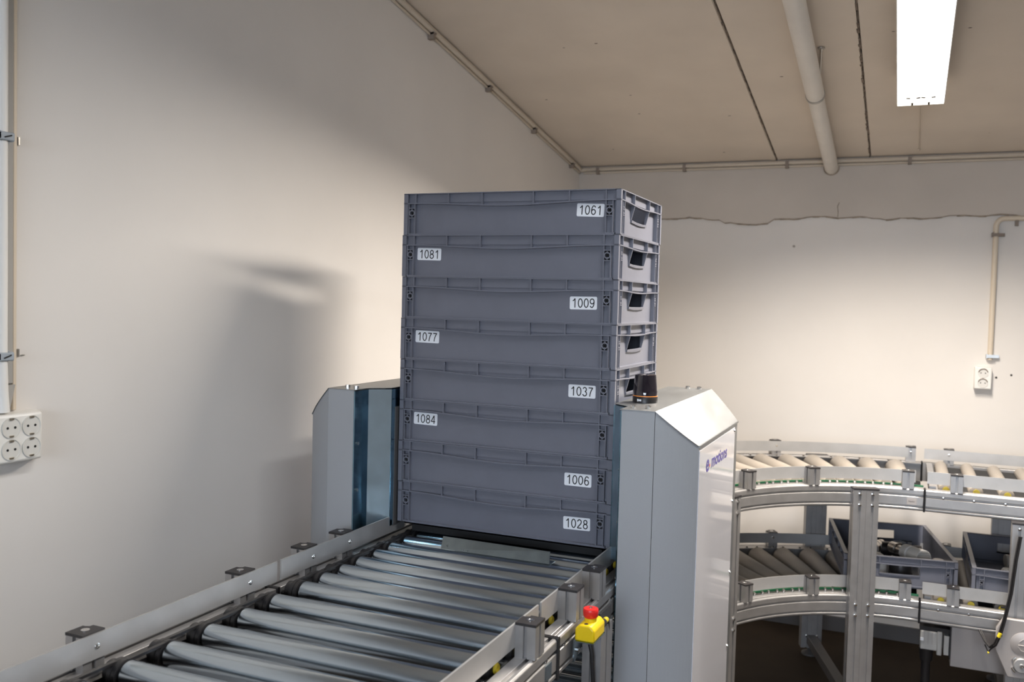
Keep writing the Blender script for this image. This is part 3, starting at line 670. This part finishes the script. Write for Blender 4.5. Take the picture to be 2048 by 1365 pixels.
for k in range(8):
    num, lx, lz_, la = LAB[k]
    jx, jy = random.uniform(-0.0012, 0.0012), random.uniform(-0.0012, 0.0012)
    base = (jx, jy, 1.84-CP*k-CH)
    t = crate('grey plastic crate labelled %s, %s' % (num, ORD[k]), base, 0.0, 'numbered grey crates in the stack')
    a = math.radians(la); ca, sa = math.cos(a), math.sin(a)
    pl = MB().prism(rounded(0.071, 0.032, 0.0035), lambda u, v, d: (lx+u*ca-v*sa, d, lz_+u*sa+v*ca), jy+0.0114, jy+0.0121).build('number_label', 'label_white', t)
    me = digits_mesh(num, 0.0232, 0.00265, lambda u, v: (lx+u*ca-v*sa, jy+0.0112, lz_+u*sa+v*ca))
    add_mesh('number', me, pl)
    stack.append(t)
# lift fork that carries the raised stack
t = thing('lift_fork', 'black lifting plate under the bottom crate of the stack', 'lift plate', (0.3, 0.2, ZR))
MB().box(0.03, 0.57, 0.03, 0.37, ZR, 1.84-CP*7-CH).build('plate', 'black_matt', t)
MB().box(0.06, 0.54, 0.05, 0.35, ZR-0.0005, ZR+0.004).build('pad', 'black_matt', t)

# ------------------------------------------------------------------ destacker towers
ZT, ZS = 1.322, 1.244                        # top of flat roof, foot of slanted roof
TY0, TY1 = -0.135, 0.515
def tower(mirror, label):
    mx = (lambda x: 0.6-x) if mirror else (lambda x: x)
    t = thing('destacker_tower', label, 'machine tower', (mx(0.74), 0.19, 0), 'destacker towers')
    XO = 0.8245; xi, xs_ = 0.658, 0.736
    zroof = lambda x: ZT if x <= xs_ else ZT - (x-xs_)/(XO-xs_)*(ZT-ZS)
    def wall(pts, name, m, smooth=False, sh=0.0):
        b = MB(); n = len(pts)
        for i in range(n-1):
            (x0, y0), (x1, y1) = pts[i], pts[i+1]
            b.v += [Vector((mx(x0), y0, 0)), Vector((mx(x1), y1, 0)), Vector((mx(x1), y1, zroof(x1)-sh)), Vector((mx(x0), y0, zroof(x0)-sh))]
            k = len(b.v)-4; b.f.append([k, k+1, k+2, k+3])
        if smooth:
            b2 = MB(); b2.v = [Vector((mx(x), y, 0)) for x, y in pts] + [Vector((mx(x), y, zroof(x)-sh)) for x, y in pts]
            b2.f = [[i, i+1, n+i+1, n+i] for i in range(n-1)]; b = b2
        o = b.build(name, m, t, False)
        md = o.modifiers.new('solid', 'SOLIDIFY'); md.thickness = 0.002; md.offset = -1 if not mirror else -1
        return o
    # rounded corner between front strip and side
    def corner(y0, y1):
        P = []
        for i in range(13):
            a = PI/2*i/12; k = 0.28
            lx_, ly_ = xs_+(XO-xs_)*i/12, y0+(y1-y0)*i/12
            cx_, cy_ = xs_+(XO-xs_)*math.sin(a), y0+(y1-y0)*(1-math.cos(a))
            P.append((lx_*(1-k)+cx_*k, ly_*(1-k)+cy_*k))
        return P
    MB().box(*sorted((mx(xi), mx(xs_-0.001))), TY0, TY0+0.002, 0, ZT-0.0015).build('front_strip', 'powder_grey', t)
    MB().box(*sorted((mx(xi), mx(xs_-0.001))), TY1-0.002, TY1, 0, ZT-0.0015).build('back_strip', 'powder_grey', t)
    wall(corner(TY0+0.0015, -0.077), 'corner_panel', 'powder_grey', True, 0.002)
    wall(corner(TY1-0.0015, 0.440)[::-1], 'corner_panel', 'powder_grey', True, 0.002)
    MB().box(*sorted((mx(XO-0.003), mx(XO))), -0.077, 0.440, 0, ZS-0.001).build('side_frame', 'powder_light', t)
    sp_ = MB().box(*sorted((mx(XO), mx(XO+0.002))), -0.074, 0.392, 0.03, ZS-0.012).build('side_panel', 'acrylic_white', t)
    for z in (1.225, 1.031, 0.834, 0.628, 0.43):
        o = inst('panel_screw', ps_me, sp_, (mx(XO+0.002), 0.386, z)); o.rotation_euler = (0, PI/2 if not mirror else -PI/2, 0); o.scale = (0.8, 0.8, 2)
    MB().prism([(0.609, -0.026), (0.654, -0.068), (0.654, TY0-0.001), (xs_, TY0-0.001), (xs_, TY1+0.001), (0.609, TY1+0.001)], lambda u, v, d: (mx(u), v, d), ZT-0.0015, ZT).build('top_plate', 'powder_light', t)
    # slanted roof with overhanging lip
    b = MB(); cf = corner(TY0+0.0005, -0.0785); cb = corner(TY1-0.0005, 0.4415); n = len(cf)
    b.v = [Vector((mx(x), y-0.0015, zroof(x)+0.0005)) for x, y in cf] + [Vector((mx(x), y+0.0015, zroof(x)+0.0005)) for x, y in cb]
    b.v += [v - Vector((0, 0, 0.002)) for v in b.v]
    for i in range(n-1):
        b.f += [[i, i+1, n+i+1, n+i], [2*n+i, 3*n+i, 3*n+i+1, 2*n+i+1], [i, 2*n+i, 2*n+i+1, i+1], [n+i, n+i+1, 3*n+i+1, 3*n+i]]
    b.f += [[0, n, 3*n, 2*n], [n-1, 3*n-1, 4*n-1, 2*n-1]]
    b.build('sloped_roof', 'powder_light', t)
    MB().box(*sorted((mx(XO-0.001), mx(XO+0.003))), -0.078, 0.441, ZS-0.004, ZS+0.0005).build('roof_lip', 'powder_light', t)
    for x, y in ((0.674, -0.098), (0.707, -0.088), (0.672, 0.49), (0.705, 0.49)):
        s_ = inst('roof_bolt', bolt_me, t, (mx(x), y, ZT)); s_.scale = (1.5, 1.5, 1.7)
    # galvanised inner channel with lead-in
    g1 = MB().box(*sorted((mx(0.655), mx(0.658))), TY0+0.001, -0.066, 0.0, ZT-0.004).build('inner_channel', 'galvanised_blue', t)
    for z in (1.181, 1.059, 0.93):
        s_ = inst('channel_screw', bolt_me, g1, (mx(0.655), -0.120, z)); s_.rotation_euler = (0, -PI/2 if not mirror else PI/2, 0)
    MB().prism([(0.655, -0.068), (0.609, -0.027), (0.611, -0.024), (0.658, -0.066)], lambda u, v, d: (mx(u), v, d), 0.945, ZT-0.004).build('lead_in_plate', 'galvanised_pale', t)
    MB().box(*sorted((mx(0.607), mx(0.610))), -0.027, 0.42, 0.950, ZT-0.004).build('inner_wall', 'galvanised_blue', t)
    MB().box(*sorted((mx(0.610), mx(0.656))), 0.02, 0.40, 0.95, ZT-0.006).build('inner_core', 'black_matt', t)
    MB().box(*sorted((mx(0.605), mx(0.607))), -0.012, 0.03, 0.95, 1.27).build('edge_strip', 'dark_frame', t)
    return t, sp_
tw, panel = tower(False, 'grey destacker tower with white logo panel, right of the crate stack')
tower(True, 'grey destacker tower with blue galvanised inside, left of the crate stack')
# lettering on the white panel
def on_side(u, v): return (0.8268, u, v)
fx = lambda y0, z0: (lambda u, v: (0.8268, y0+u, z0+v-u*0.02))
lg = add_mesh('logo', text_mesh('e', 0.058, 'logo_violet', fx(0.019, 1.1885), bold=0.0013, width=1.35, shear=0.1), panel)
add_mesh('logo_dot', text_mesh('.', 0.046, 'logo_red', fx(0.0475, 1.1925), bold=0.0012, width=1.3), panel)
add_mesh('logo', text_mesh('motions', 0.043, 'logo_violet', fx(0.173, 1.184), bold=0.0010, width=1.48, shear=0.1), panel)

# beacon
t = thing('signal_beacon', 'dark signal beacon with orange ring on the white tower', 'beacon', (0.664, 0.045, ZT))
bx_, by_ = 0.664, 0.045
bs = MB().lathe([(0.0305, 0), (0.0305, 0.014), (0.0295, 0.0155)], (bx_, by_, ZT), (0,0,1), 36).build('base', 'black_plastic', t, True)
MB().lathe([(0.0300, 0), (0.0300, 0.0022)], (bx_, by_, ZT+0.0155), (0,0,1), 36).build('ring', 'beacon_orange', t, True)
MB().lathe([(0.0300, 0.0), (0.0305, 0.010), (0.0295, 0.012), (0.0265, 0.046), (0.0255, 0.050), (0.020, 0.052), (0.0001, 0.052)], (bx_, by_, ZT+0.0177), (0,0,1), 36).build('dome', 'beacon_dark', t, True)
for i, a in enumerate((-0.55, -0.42, -0.30)):
    d = Vector((math.sin(a+0.2), -math.cos(a+0.2), 0)); s_ = Vector((-d.y, d.x, 0))
    MB().obox(Vector((bx_, by_, ZT+0.007)) + d*0.0306, s_, (0,0,1), d, 0.0016, 0.0022 if i else 0.003, 0.0003).build('base_mark', 'label_white', bs)

# ------------------------------------------------------------------ curved conveyors
CC = Vector((1.33, 0.823)); RI, RO = 0.72, 1.34
def pol(r, a, z=0.0): return Vector((CC.x+r*math.cos(a), CC.y+r*math.sin(a), z))
def cone_mesh(r0, r1, L):
    return MB().lathe([(0.006, -0.012), (0.006, 0), (r0-0.003, 0), (r0, 0.004), (r0+(r1-r0)*0.5-0.0006, L*0.5), (r0+(r1-r0)*0.5, L*0.5+0.001), (r1, L-0.006), (r1-0.004, L), (0.006, L), (0.006, L+0.014)], (0,0,0), (1,0,0), 24).mesh('cone_roller', 'cone_plastic', (0,0,0), True)
cone_me = cone_mesh(0.0265, 0.0415, 0.505)
stud_me = MB().lathe([(0.0055, 0), (0.0055, 0.006), (0.0035, 0.008), (0.0001, 0.008)], (0,0,0), (0,0,1), 10).mesh('stud', 'screw_bright', (0,0,0), True)
def curve_conveyor(label, zr, inner_posts, outer_posts):
    t = thing('curved_conveyor', label, 'conveyor', (CC.x-0.6, CC.y+0.6, 0), 'curved conveyors')
    zt = zr-0.018; N = 40
    angs = [PI/2 + (PI/2)*i/N for i in range(N+1)]
    for r, s_ in ((RI-0.001, -1), (RO+0.001, 1)):
        path = [(pol(r, a), Vector((math.cos(a), math.sin(a), 0))*s_) for a in angs]
        rail = MB().sweep(rail_profile(zt), path).build('side_rail', 'aluminium', t, bevel=0.0012, seg=1)
        g = MB().sweep([(-0.003, zr), (0.001, zr), (0.001, zr+0.044), (-0.003, zr+0.044)], [(p, o) for (p, o) in path[1:]]).build('guide_plate', 'aluminium_plate', t, True)
        for a in (inner_posts if s_ < 0 else outer_posts):
            a = math.radians(a); p = pol(r+s_*0.021, a, zt)
            guide_post(t, p.x, p.y, zt, a-PI/2)
            if s_ > 0: plate_screw(t, g, pol(r-0.0035, a, zr+0.024), (-math.cos(a), -math.sin(a), 0))
        for aa in (angs[0]-0.0025/r, ):
            e = MB().sweep([(-0.001, zt-0.081), (0.042, zt-0.081), (0.042, zt+0.002), (-0.001, zt+0.002)], [(pol(r, angs[0]), Vector((0, s_, 0))), (pol(r, angs[0])+Vector((0.004, 0, 0)), Vector((0, s_, 0)))]).build('end_cap', 'black_plastic', t)
        # flange that carries the roller studs
        MB().sweep([(-0.022, zt-0.004), (0, zt-0.004), (0, zt-0.001), (-0.022, zt-0.001)], path).build('stud_flange', 'aluminium', t)
    k = 0
    a = 94.6
    while a < 180:
        ar = math.radians(a); p = pol(0.765, ar, zr-0.030)
        o = inst('cone_roller', cone_me, t, p); tilt = math.atan((0.0415-0.0265)/0.505)
        o.rotation_euler = (0, tilt, ar); o.location.z = zr-0.0270
        for d in (-1.1, 1.1):
            inst('stud', stud_me, t, pol(RI+0.012, math.radians(a+d), zt-0.001))
            inst('stud', stud_me, t, pol(RO-0.012, math.radians(a+d*0.9), zt-0.001))
        a += 5.14
    MB().sweep([(-0.003, zt-0.004), (0.003, zt-0.004), (0.003, zt+0.004), (-0.003, zt+0.004)], [(pol(RI+0.032, q), Vector((math.cos(q), math.sin(q), 0))) for q in angs]).build('drive_belt', 'belt_green', t)
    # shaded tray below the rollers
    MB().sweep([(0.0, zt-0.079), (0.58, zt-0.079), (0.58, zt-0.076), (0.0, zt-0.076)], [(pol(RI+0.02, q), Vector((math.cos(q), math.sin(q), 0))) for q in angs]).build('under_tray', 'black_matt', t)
    return t
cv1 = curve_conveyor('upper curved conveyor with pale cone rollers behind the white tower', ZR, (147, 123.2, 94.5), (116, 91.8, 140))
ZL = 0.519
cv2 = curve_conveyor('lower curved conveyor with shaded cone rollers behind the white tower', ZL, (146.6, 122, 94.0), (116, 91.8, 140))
# name plate on the upper curve rail
for q in (0,):
    a = math.radians(93.3); d = Vector((math.cos(a), math.sin(a), 0)); c = pol(RI-0.0418, a, 0.866)
    npl = MB().obox(c, (-d.y, d.x, 0), (0,0,1), -d, 0.016, 0.012, 0.0006).build('name_plate', 'sheet_grey', cv1)
    add_mesh('plate_text', text_mesh('Nedar', 0.0085, 'label_ink', lambda u, v: c + Vector((d.y, -d.x, 0))*u*-1*(-1) + Vector((0,0,v)) - d*0.0008), npl)

# straight modules running to the right
pale_me = roller_mesh(0.56, 0.025).copy(); pale_me.materials.clear(); pale_me.materials.append(MATS['cone_plastic'])
def x_conveyor(label, zr, posts):
    x0, x1 = 1.337, 2.55
    t = thing('roller_conveyor', label, 'conveyor', (1.9, 1.853, 0), 'roller conveyors')
    zt = zr-0.018; rollers = [1.405+0.1*k for k in range(12)]
    for s_, y in ((-1, CC.y+RI-0.001), (1, CC.y+RO+0.001)):
        rail = MB().sweep(rail_profile(zt), [((x0, y, 0), (0, s_, 0)), ((x1, y, 0), (0, s_, 0))]).build('side_rail', 'aluminium', t, bevel=0.0012, seg=1)
        g = MB().box(x0+0.004, x1, *sorted((y-s_*0.003, y+s_*0.001)), zr, zr+0.044).build('guide_plate', 'aluminium_plate', t)
        for x in posts:
            guide_post(t, x, y+s_*0.021, zt, 0)
            plate_screw(t, g, (x, y-s_*0.0032, zr+0.024), (0, -s_, 0))
        MB().box(x0-0.005, x0, *sorted((y-s_*0.001, y+s_*0.042)), zt-0.081, zt+0.002).build('end_cap', 'black_plastic', t)
        for x in rollers:
            b = inst('bolt', bolt_me, rail, (x-0.01, y+s_*0.036, zt-0.024)); b.rotation_euler = (-s_*PI/2, 0, 0)
            q = inst('bearing_ring', yel_me, t, (x, y-s_*0.014, zr-0.020), (0, 0, PI/2)); q.scale = (1.0, 1.15, 1.15)
    for x in rollers: inst('roller', pale_me, t, (x, 1.853, zr-0.025), (0, 0, PI/2))
    for x in rollers[:-1]: MB().box(x+0.024, x+0.076, 1.57, 2.14, zr-0.030, zr-0.026).build('under_plate', 'black_matt', t)
    MB().box(x0+0.012, x0+0.035, 1.56, 2.145, zr-0.045, zr-0.012).build('cross_member', 'aluminium', t)
    return t
xc1 = x_conveyor('upper straight roller conveyor at the right edge after the curve', ZR, (1.437, 2.0))
xc2 = x_conveyor('lower straight roller conveyor at the right edge after the curve', ZL, (1.442, 2.0))

# support stands
dbl = slot_square(0.044, 0.045)
def stand(label, a_deg=None, xy=None, zt=0.905):
    """a pair of posts under both levels with a floor beam"""
    if a_deg is not None:
        a = math.radians(a_deg); d = Vector((math.cos(a), math.sin(a), 0)); pi_, po_ = pol(RI-0.041-0.0225, a), pol(RO+0.041+0.0225, a)
    else:
        d = Vector((0, 1, 0)); pi_, po_ = Vector((xy, CC.y+RI-0.041-0.0225, 0)), Vector((xy, CC.y+RO+0.041+0.0225, 0))
    e = Vector((d.y, -d.x, 0))
    t = thing('conveyor_stand', label, 'stand', (pi_.x, pi_.y, 0), 'conveyor stands')
    for p, m in ((pi_, 'aluminium'), (po_, 'aluminium')):
        b = MB()
        for s_ in (-0.0225, 0.0225):
            b.prism(slot_square(0.0445, 0.045), lambda u, v, z: p + e*(u+s_) + d*v + Vector((0,0,z)), 0.035, zt)
        po = b.build('post', m, t)
        MB().obox(p + Vector((0,0,zt+0.002)), e, d, (0,0,1), 0.046, 0.0235, 0.003).build('post_cap', 'cap_black', po)
        for z in (zt-0.015, zt-0.055, 0.48, 0.44, 0.09):
            for s_ in (-0.0225, 0.0225):
                o = inst('bolt', bolt_me, po, p + e*s_ - d*0.017 + Vector((0,0,z))); o.rotation_euler = (-d).to_track_quat('Z', 'Y').to_euler(); o.scale = (1.3, 1.3, 2.2)
        MB().lathe([(0.036, 0), (0.036, 0.008), (0.014, 0.018), (0.009, 0.024), (0.009, 0.06)], p - d*0.0 + e*0.0, (0,0,1), 18).build('foot', 'dark_frame', t, True)
    m_ = (pi_+po_)/2; L = (po_-pi_).length
    MB().obox(m_ + Vector((0,0,0.075)), d, e, (0,0,1), L/2-0.022, 0.02, 0.02).build('floor_beam', 'dark_frame', t, bevel=0.002)
    return t
stand('aluminium double post stand under the curved conveyors, with dark floor beam', 107.6)
stand('aluminium post stand close behind the white tower, mostly hidden', 161)
st3 = stand('aluminium post stand at the right edge carrying the straight conveyors', None, 1.66, 0.83)

# things at the right edge below the lower conveyor
y_ = 1.425
t = thing('drive_plate', 'grey angular drive cover with round emblem and motor boss at the right edge', 'drive cover', (1.66, y_, 0.30))
MB().prism([(1.597, 0.507), (1.577, 0.470), (1.577, 0.393), (1.617, 0.303), (1.76, 0.303), (1.80, 0.393), (1.80, 0.507)], lambda u, v, d: (u, d, v), y_-0.006, y_+0.012).build('cover', 'sheet_grey', t, bevel=0.003)
MB().lathe([(0.041, 0), (0.041, 0.0015), (0.039, 0.0028), (0.0001, 0.0028)], (1.662, y_-0.006, 0.425), (0,-1,0), 36).build('emblem_disc', 'sheet_grey', t, True)
for pts in ([(-0.014, 0.008), (-0.004, 0.018), (0.010, 0.018), (0.020, 0.008)], [(-0.018, -0.004), (0.024, -0.004)], [(-0.018, -0.010), (-0.010, -0.022), (0.008, -0.026), (0.022, -0.022)]):
    MB().tube([(1.664+a, y_-0.0092, 0.425+b) for a, b in pts], 0.0017, 6).build('emblem_stroke', 'sheet_grey', t, True)
bo = MB().lathe([(0.026, 0), (0.026, 0.008), (0.023, 0.011), (0.008, 0.011), (0.007, 0.013), (0.0001, 0.013)], (1.659, y_-0.006, 0.352), (0,-1,0), 32).build('motor_boss', 'aluminium_plate', t, True)
MB().lathe([(0.006, 0), (0.006, 0.002), (0.003, 0.0022), (0.0025, 0.0005), (0.0001, 0.0005)], (1.659, y_-0.019, 0.352), (0,-1,0), 14).build('boss_screw', 'screw_bright', bo, True)
for a0, a1 in ((2.2, 2.75), (3.5, 4.1)):
    MB().tube([(1.659+0.031*math.cos(a0+(a1-a0)*i/5), y_-0.009, 0.352+0.031*math.sin(a0+(a1-a0)*i/5)) for i in range(6)], 0.004, 8).build('boss_slot', 'screw_bright', t, True)
inst('cover_screw', ps_me, t, (1.592, y_-0.006, 0.445), (PI/2, 0, 0))
t = thing('control_box', 'plain grey sheet metal box hanging under the lower straight conveyor', 'control box', (1.535, 1.66, 0.243))
MB().box(1.447, 1.66, 1.603, 1.80, 0.243, 0.418).build('box', 'sheet_grey', t, bevel=0.003)
MB().box(1.443, 1.447, 1.600, 1.80, 0.27, 0.40).build('edge_plate', 'black_plastic', t)
t = thing('plug_connector', 'grey industrial plug under the lower conveyor left of the control box', 'plug', (1.38, 1.63, 0.28))
MB().box(1.343, 1.408, 1.605, 1.66, 0.290, 0.362).build('housing', 'plug_grey', t, bevel=0.005)
MB().box(1.400, 1.418, 1.600, 1.655, 0.277, 0.366).build('lever', 'plug_grey', t, bevel=0.004)
MB().box(1.424, 1.442, 1.61, 1.66, 0.279, 0.352).build('adapter', 'plug_grey', t, bevel=0.002)
for x in (1.356, 1.370, 1.384): MB().box(x-0.002, x+0.002, 1.6035, 1.606, 0.315, 0.360).build('housing_rib', 'sheet_grey', t)
MB().box(1.343, 1.355, 1.601, 1.606, 0.325, 0.336).build('latch', 'label_white', t)
MB().box(1.34, 1.446, 1.61, 1.66, 0.362, 0.378).build('mount', 'black_plastic', t)
MB().cyl((1.366, 1.63, 0.292), (1.366, 1.63, 0.245), 0.026, 0.022, n=18).build('gland', 'black_plastic', t, True)
MB().tube([(1.366, 1.63, 0.25), (1.366, 1.632, 0.15), (1.368, 1.635, 0.02)], 0.0165, 12).build('cable', 'black_plastic', t, True)
# cable bundle with yellow tag
t = thing('cable_bundle', 'black cable bundle with yellow tag hanging beside the right stand', 'cables', (1.60, 1.42, 0.37))
for dx, dz in ((0, 0), (0.006, -0.004)):
    MB().tube([(1.632+dx, 1.405, 0.80), (1.622+dx, 1.405, 0.72), (1.612+dx, 1.405, 0.60), (1.598+dx, 1.405, 0.515), (1.585+dx, 1.405, 0.455+dz), (1.572+dx, 1.41, 0.415+dz), (1.559+dx, 1.42, 0.398+dz), (1.545+dx, 1.45, 0.408+dz), (1.532+dx, 1.50, 0.425), (1.525+dx, 1.54, 0.45)], 0.0033, 8).build('cable', 'black_plastic', t, True)
MB().tube([(1.545, 1.43, 0.402), (1.556, 1.425, 0.378), (1.570, 1.415, 0.404)], 0.003, 6).build('cable', 'black_plastic', t, True)
MB().cyl((1.584, 1.4035, 0.443), (1.589, 1.4035, 0.458), 0.0062, n=12).build('cable_tag', 'tag_yellow', t, True)
MB().cyl((1.554, 1.424, 0.377), (1.559, 1.424, 0.377), 0.0042, n=10).build('cable_tag', 'tag_yellow', t, True)
MB().box(1.586, 1.61, 1.402, 1.409, 0.545, 0.551).build('cable_tie', 'black_plastic', t)

# crates on the lower conveyor with their load
rz = 0.165; cxy = Vector((1.2135, 1.865)); zc = ZL
def plant(mid, r):   # crate local origin (corner) such that its centre is at mid; long axis along +Y after rotation
    c, s_ = math.cos(r), math.sin(r); lx_, ly_ = 0.3, 0.2
    return (mid[0]-(lx_*c-ly_*s_), mid[1]-(lx_*s_+ly_*c))
r1 = rz + PI/2
ox, oy = plant(cxy, r1)
crA = crate('open grey crate holding steel spindles, turned on the lower curved conveyor', (ox, oy, zc), r1, 'open crates on the lower conveyor')
ox, oy = plant((1.703, 1.853), PI/2)
crB = crate('open grey crate at the right edge on the lower straight conveyor', (ox, oy, zc), PI/2, 'open crates on the lower conveyor')
def dirv(r): return Vector((math.cos(r), math.sin(r), 0))
def loc_in(mid, r, u, v, z):  # u along crate width (right), v along depth (away)
    return Vector((mid[0], mid[1], 0)) + dirv(r)*u + dirv(r+PI/2)*v + Vector((0, 0, z))
def spindle(label, mid, r, u, v, z, ang, L=0.17, tip='machined_steel', body='machined_steel', rad=0.026, lift=0.0):
    p = loc_in(mid, r, u, v, z); d = (dirv(ang) - Vector((0, 0, lift))).normalized()
    t = thing('steel_spindle', label, 'machine part', (p.x, p.y, p.z-rad), 'machine parts in the crates')
    MB().lathe([(rad*0.8, 0), (rad, 0.004), (rad, L*0.30), (rad*0.85, L*0.31), (rad*0.85, L*0.36), (rad, L*0.37), (rad, L*0.55), (rad*0.6, L*0.57)], p, d, 26).build('body', body, t, True)
    MB().lathe([(rad*0.55, L*0.56), (rad*0.55, L*0.8), (rad*0.72, L*0.81), (rad*0.72, L)], p, d, 22).build('shaft', tip, t, True)
    MB().lathe([(rad*1.02, -0.004), (rad*1.02, 0.006)], p, d, 26).build('end_ring', 'part_white', t, True)
    if L > 0.12:
        for k in range(-4, 5):
            s_ = Vector((-d.y, d.x, 0)); hw = math.sqrt(max(0.0, (rad*0.95)**2-(k*rad*0.2)**2))
            MB().obox(p - d*0.0042 + Vector((0,0,k*rad*0.2)), s_, (0,0,1), d, hw, 0.0012, 0.0006).build('end_groove', 'clip_metal', t)
    return t
cz0 = ZL+0.006
def cap_part(label, mid, r, u, v, z, rad, h, m, nm='round_cap'):
    p = loc_in(mid, r, u, v, z)
    o = thing(nm, label, 'machine part', tuple(p), 'machine parts in the crates')
    MB().lathe([(rad, 0), (rad, h*0.6), (rad*0.92, h*0.85), (rad*0.6, h), (0.0001, h*1.03)], p, (0,0,1), 26).build('shell', m, o, True)
    MB().lathe([(rad*1.06, 0), (rad*1.06, 0.006), (rad, 0.008)], p, (0,0,1), 26).build('rim', m, o, True)
    return o
def w2c(x, y):   # world to crate-A coordinates
    d = Vector((x, y)) - cxy; c, q = math.cos(rz), math.sin(rz)
    return d.x*c + d.y*q, -d.x*q + d.y*c
def capA(label, x, y, rad, h, m): 
    u, v = w2c(x, y); return cap_part(label, cxy, rz, u, v, cz0, rad, h, m)
u, v = w2c(1.343, 1.700)
spindle('steel spindle with a grooved round end leaning in the open crate', cxy, rz, u, v, cz0+0.088, rz+2.0, 0.20, 'machined_steel', 'part_white', 0.031, 0.05)
u, v = w2c(1.175, 1.93)
spindle('dark ringed steel spindle lying across the back of the open crate', cxy, rz, u, v, cz0+0.050, rz+0.05, 0.17, 'part_dark', 'part_dark', 0.030, 0.0)
u, v = w2c(1.155, 1.87)
spindle('short bright steel part at the left of the open crate', cxy, rz, u, v, cz0+0.060, rz+1.1, 0.11, 'machined_steel', 'machined_steel', 0.026, 0.0)
capA('pale domed cap in the near left of the open crate', 1.165, 1.72, 0.05, 0.080, 'part_white')
capA('dark block-like cap in the middle of the open crate', 1.265, 1.76, 0.042, 0.060, 'part_dark')
capA('grey cap in the near right corner of the open crate', 1.400, 1.76, 0.034, 0.075, 'sheet_grey')
midB = (1.703, 1.853)
spindle('copper toned spindle in the crate at the right edge', midB, 0, -0.06, 0.02, cz0+0.075, 0.25, 0.16, 'part_copper', 'part_copper', 0.024)
cap_part('pale small cap in the crate at the right edge', midB, 0, -0.07, -0.12, cz0, 0.025, 0.08, 'part_white')
cap_part('brown round part in the crate at the right edge', midB, 0, -0.005, -0.14, cz0, 0.036, 0.08, 'part_copper')

for o in bpy.data.objects:
    if '_b' in o: del o['_b']
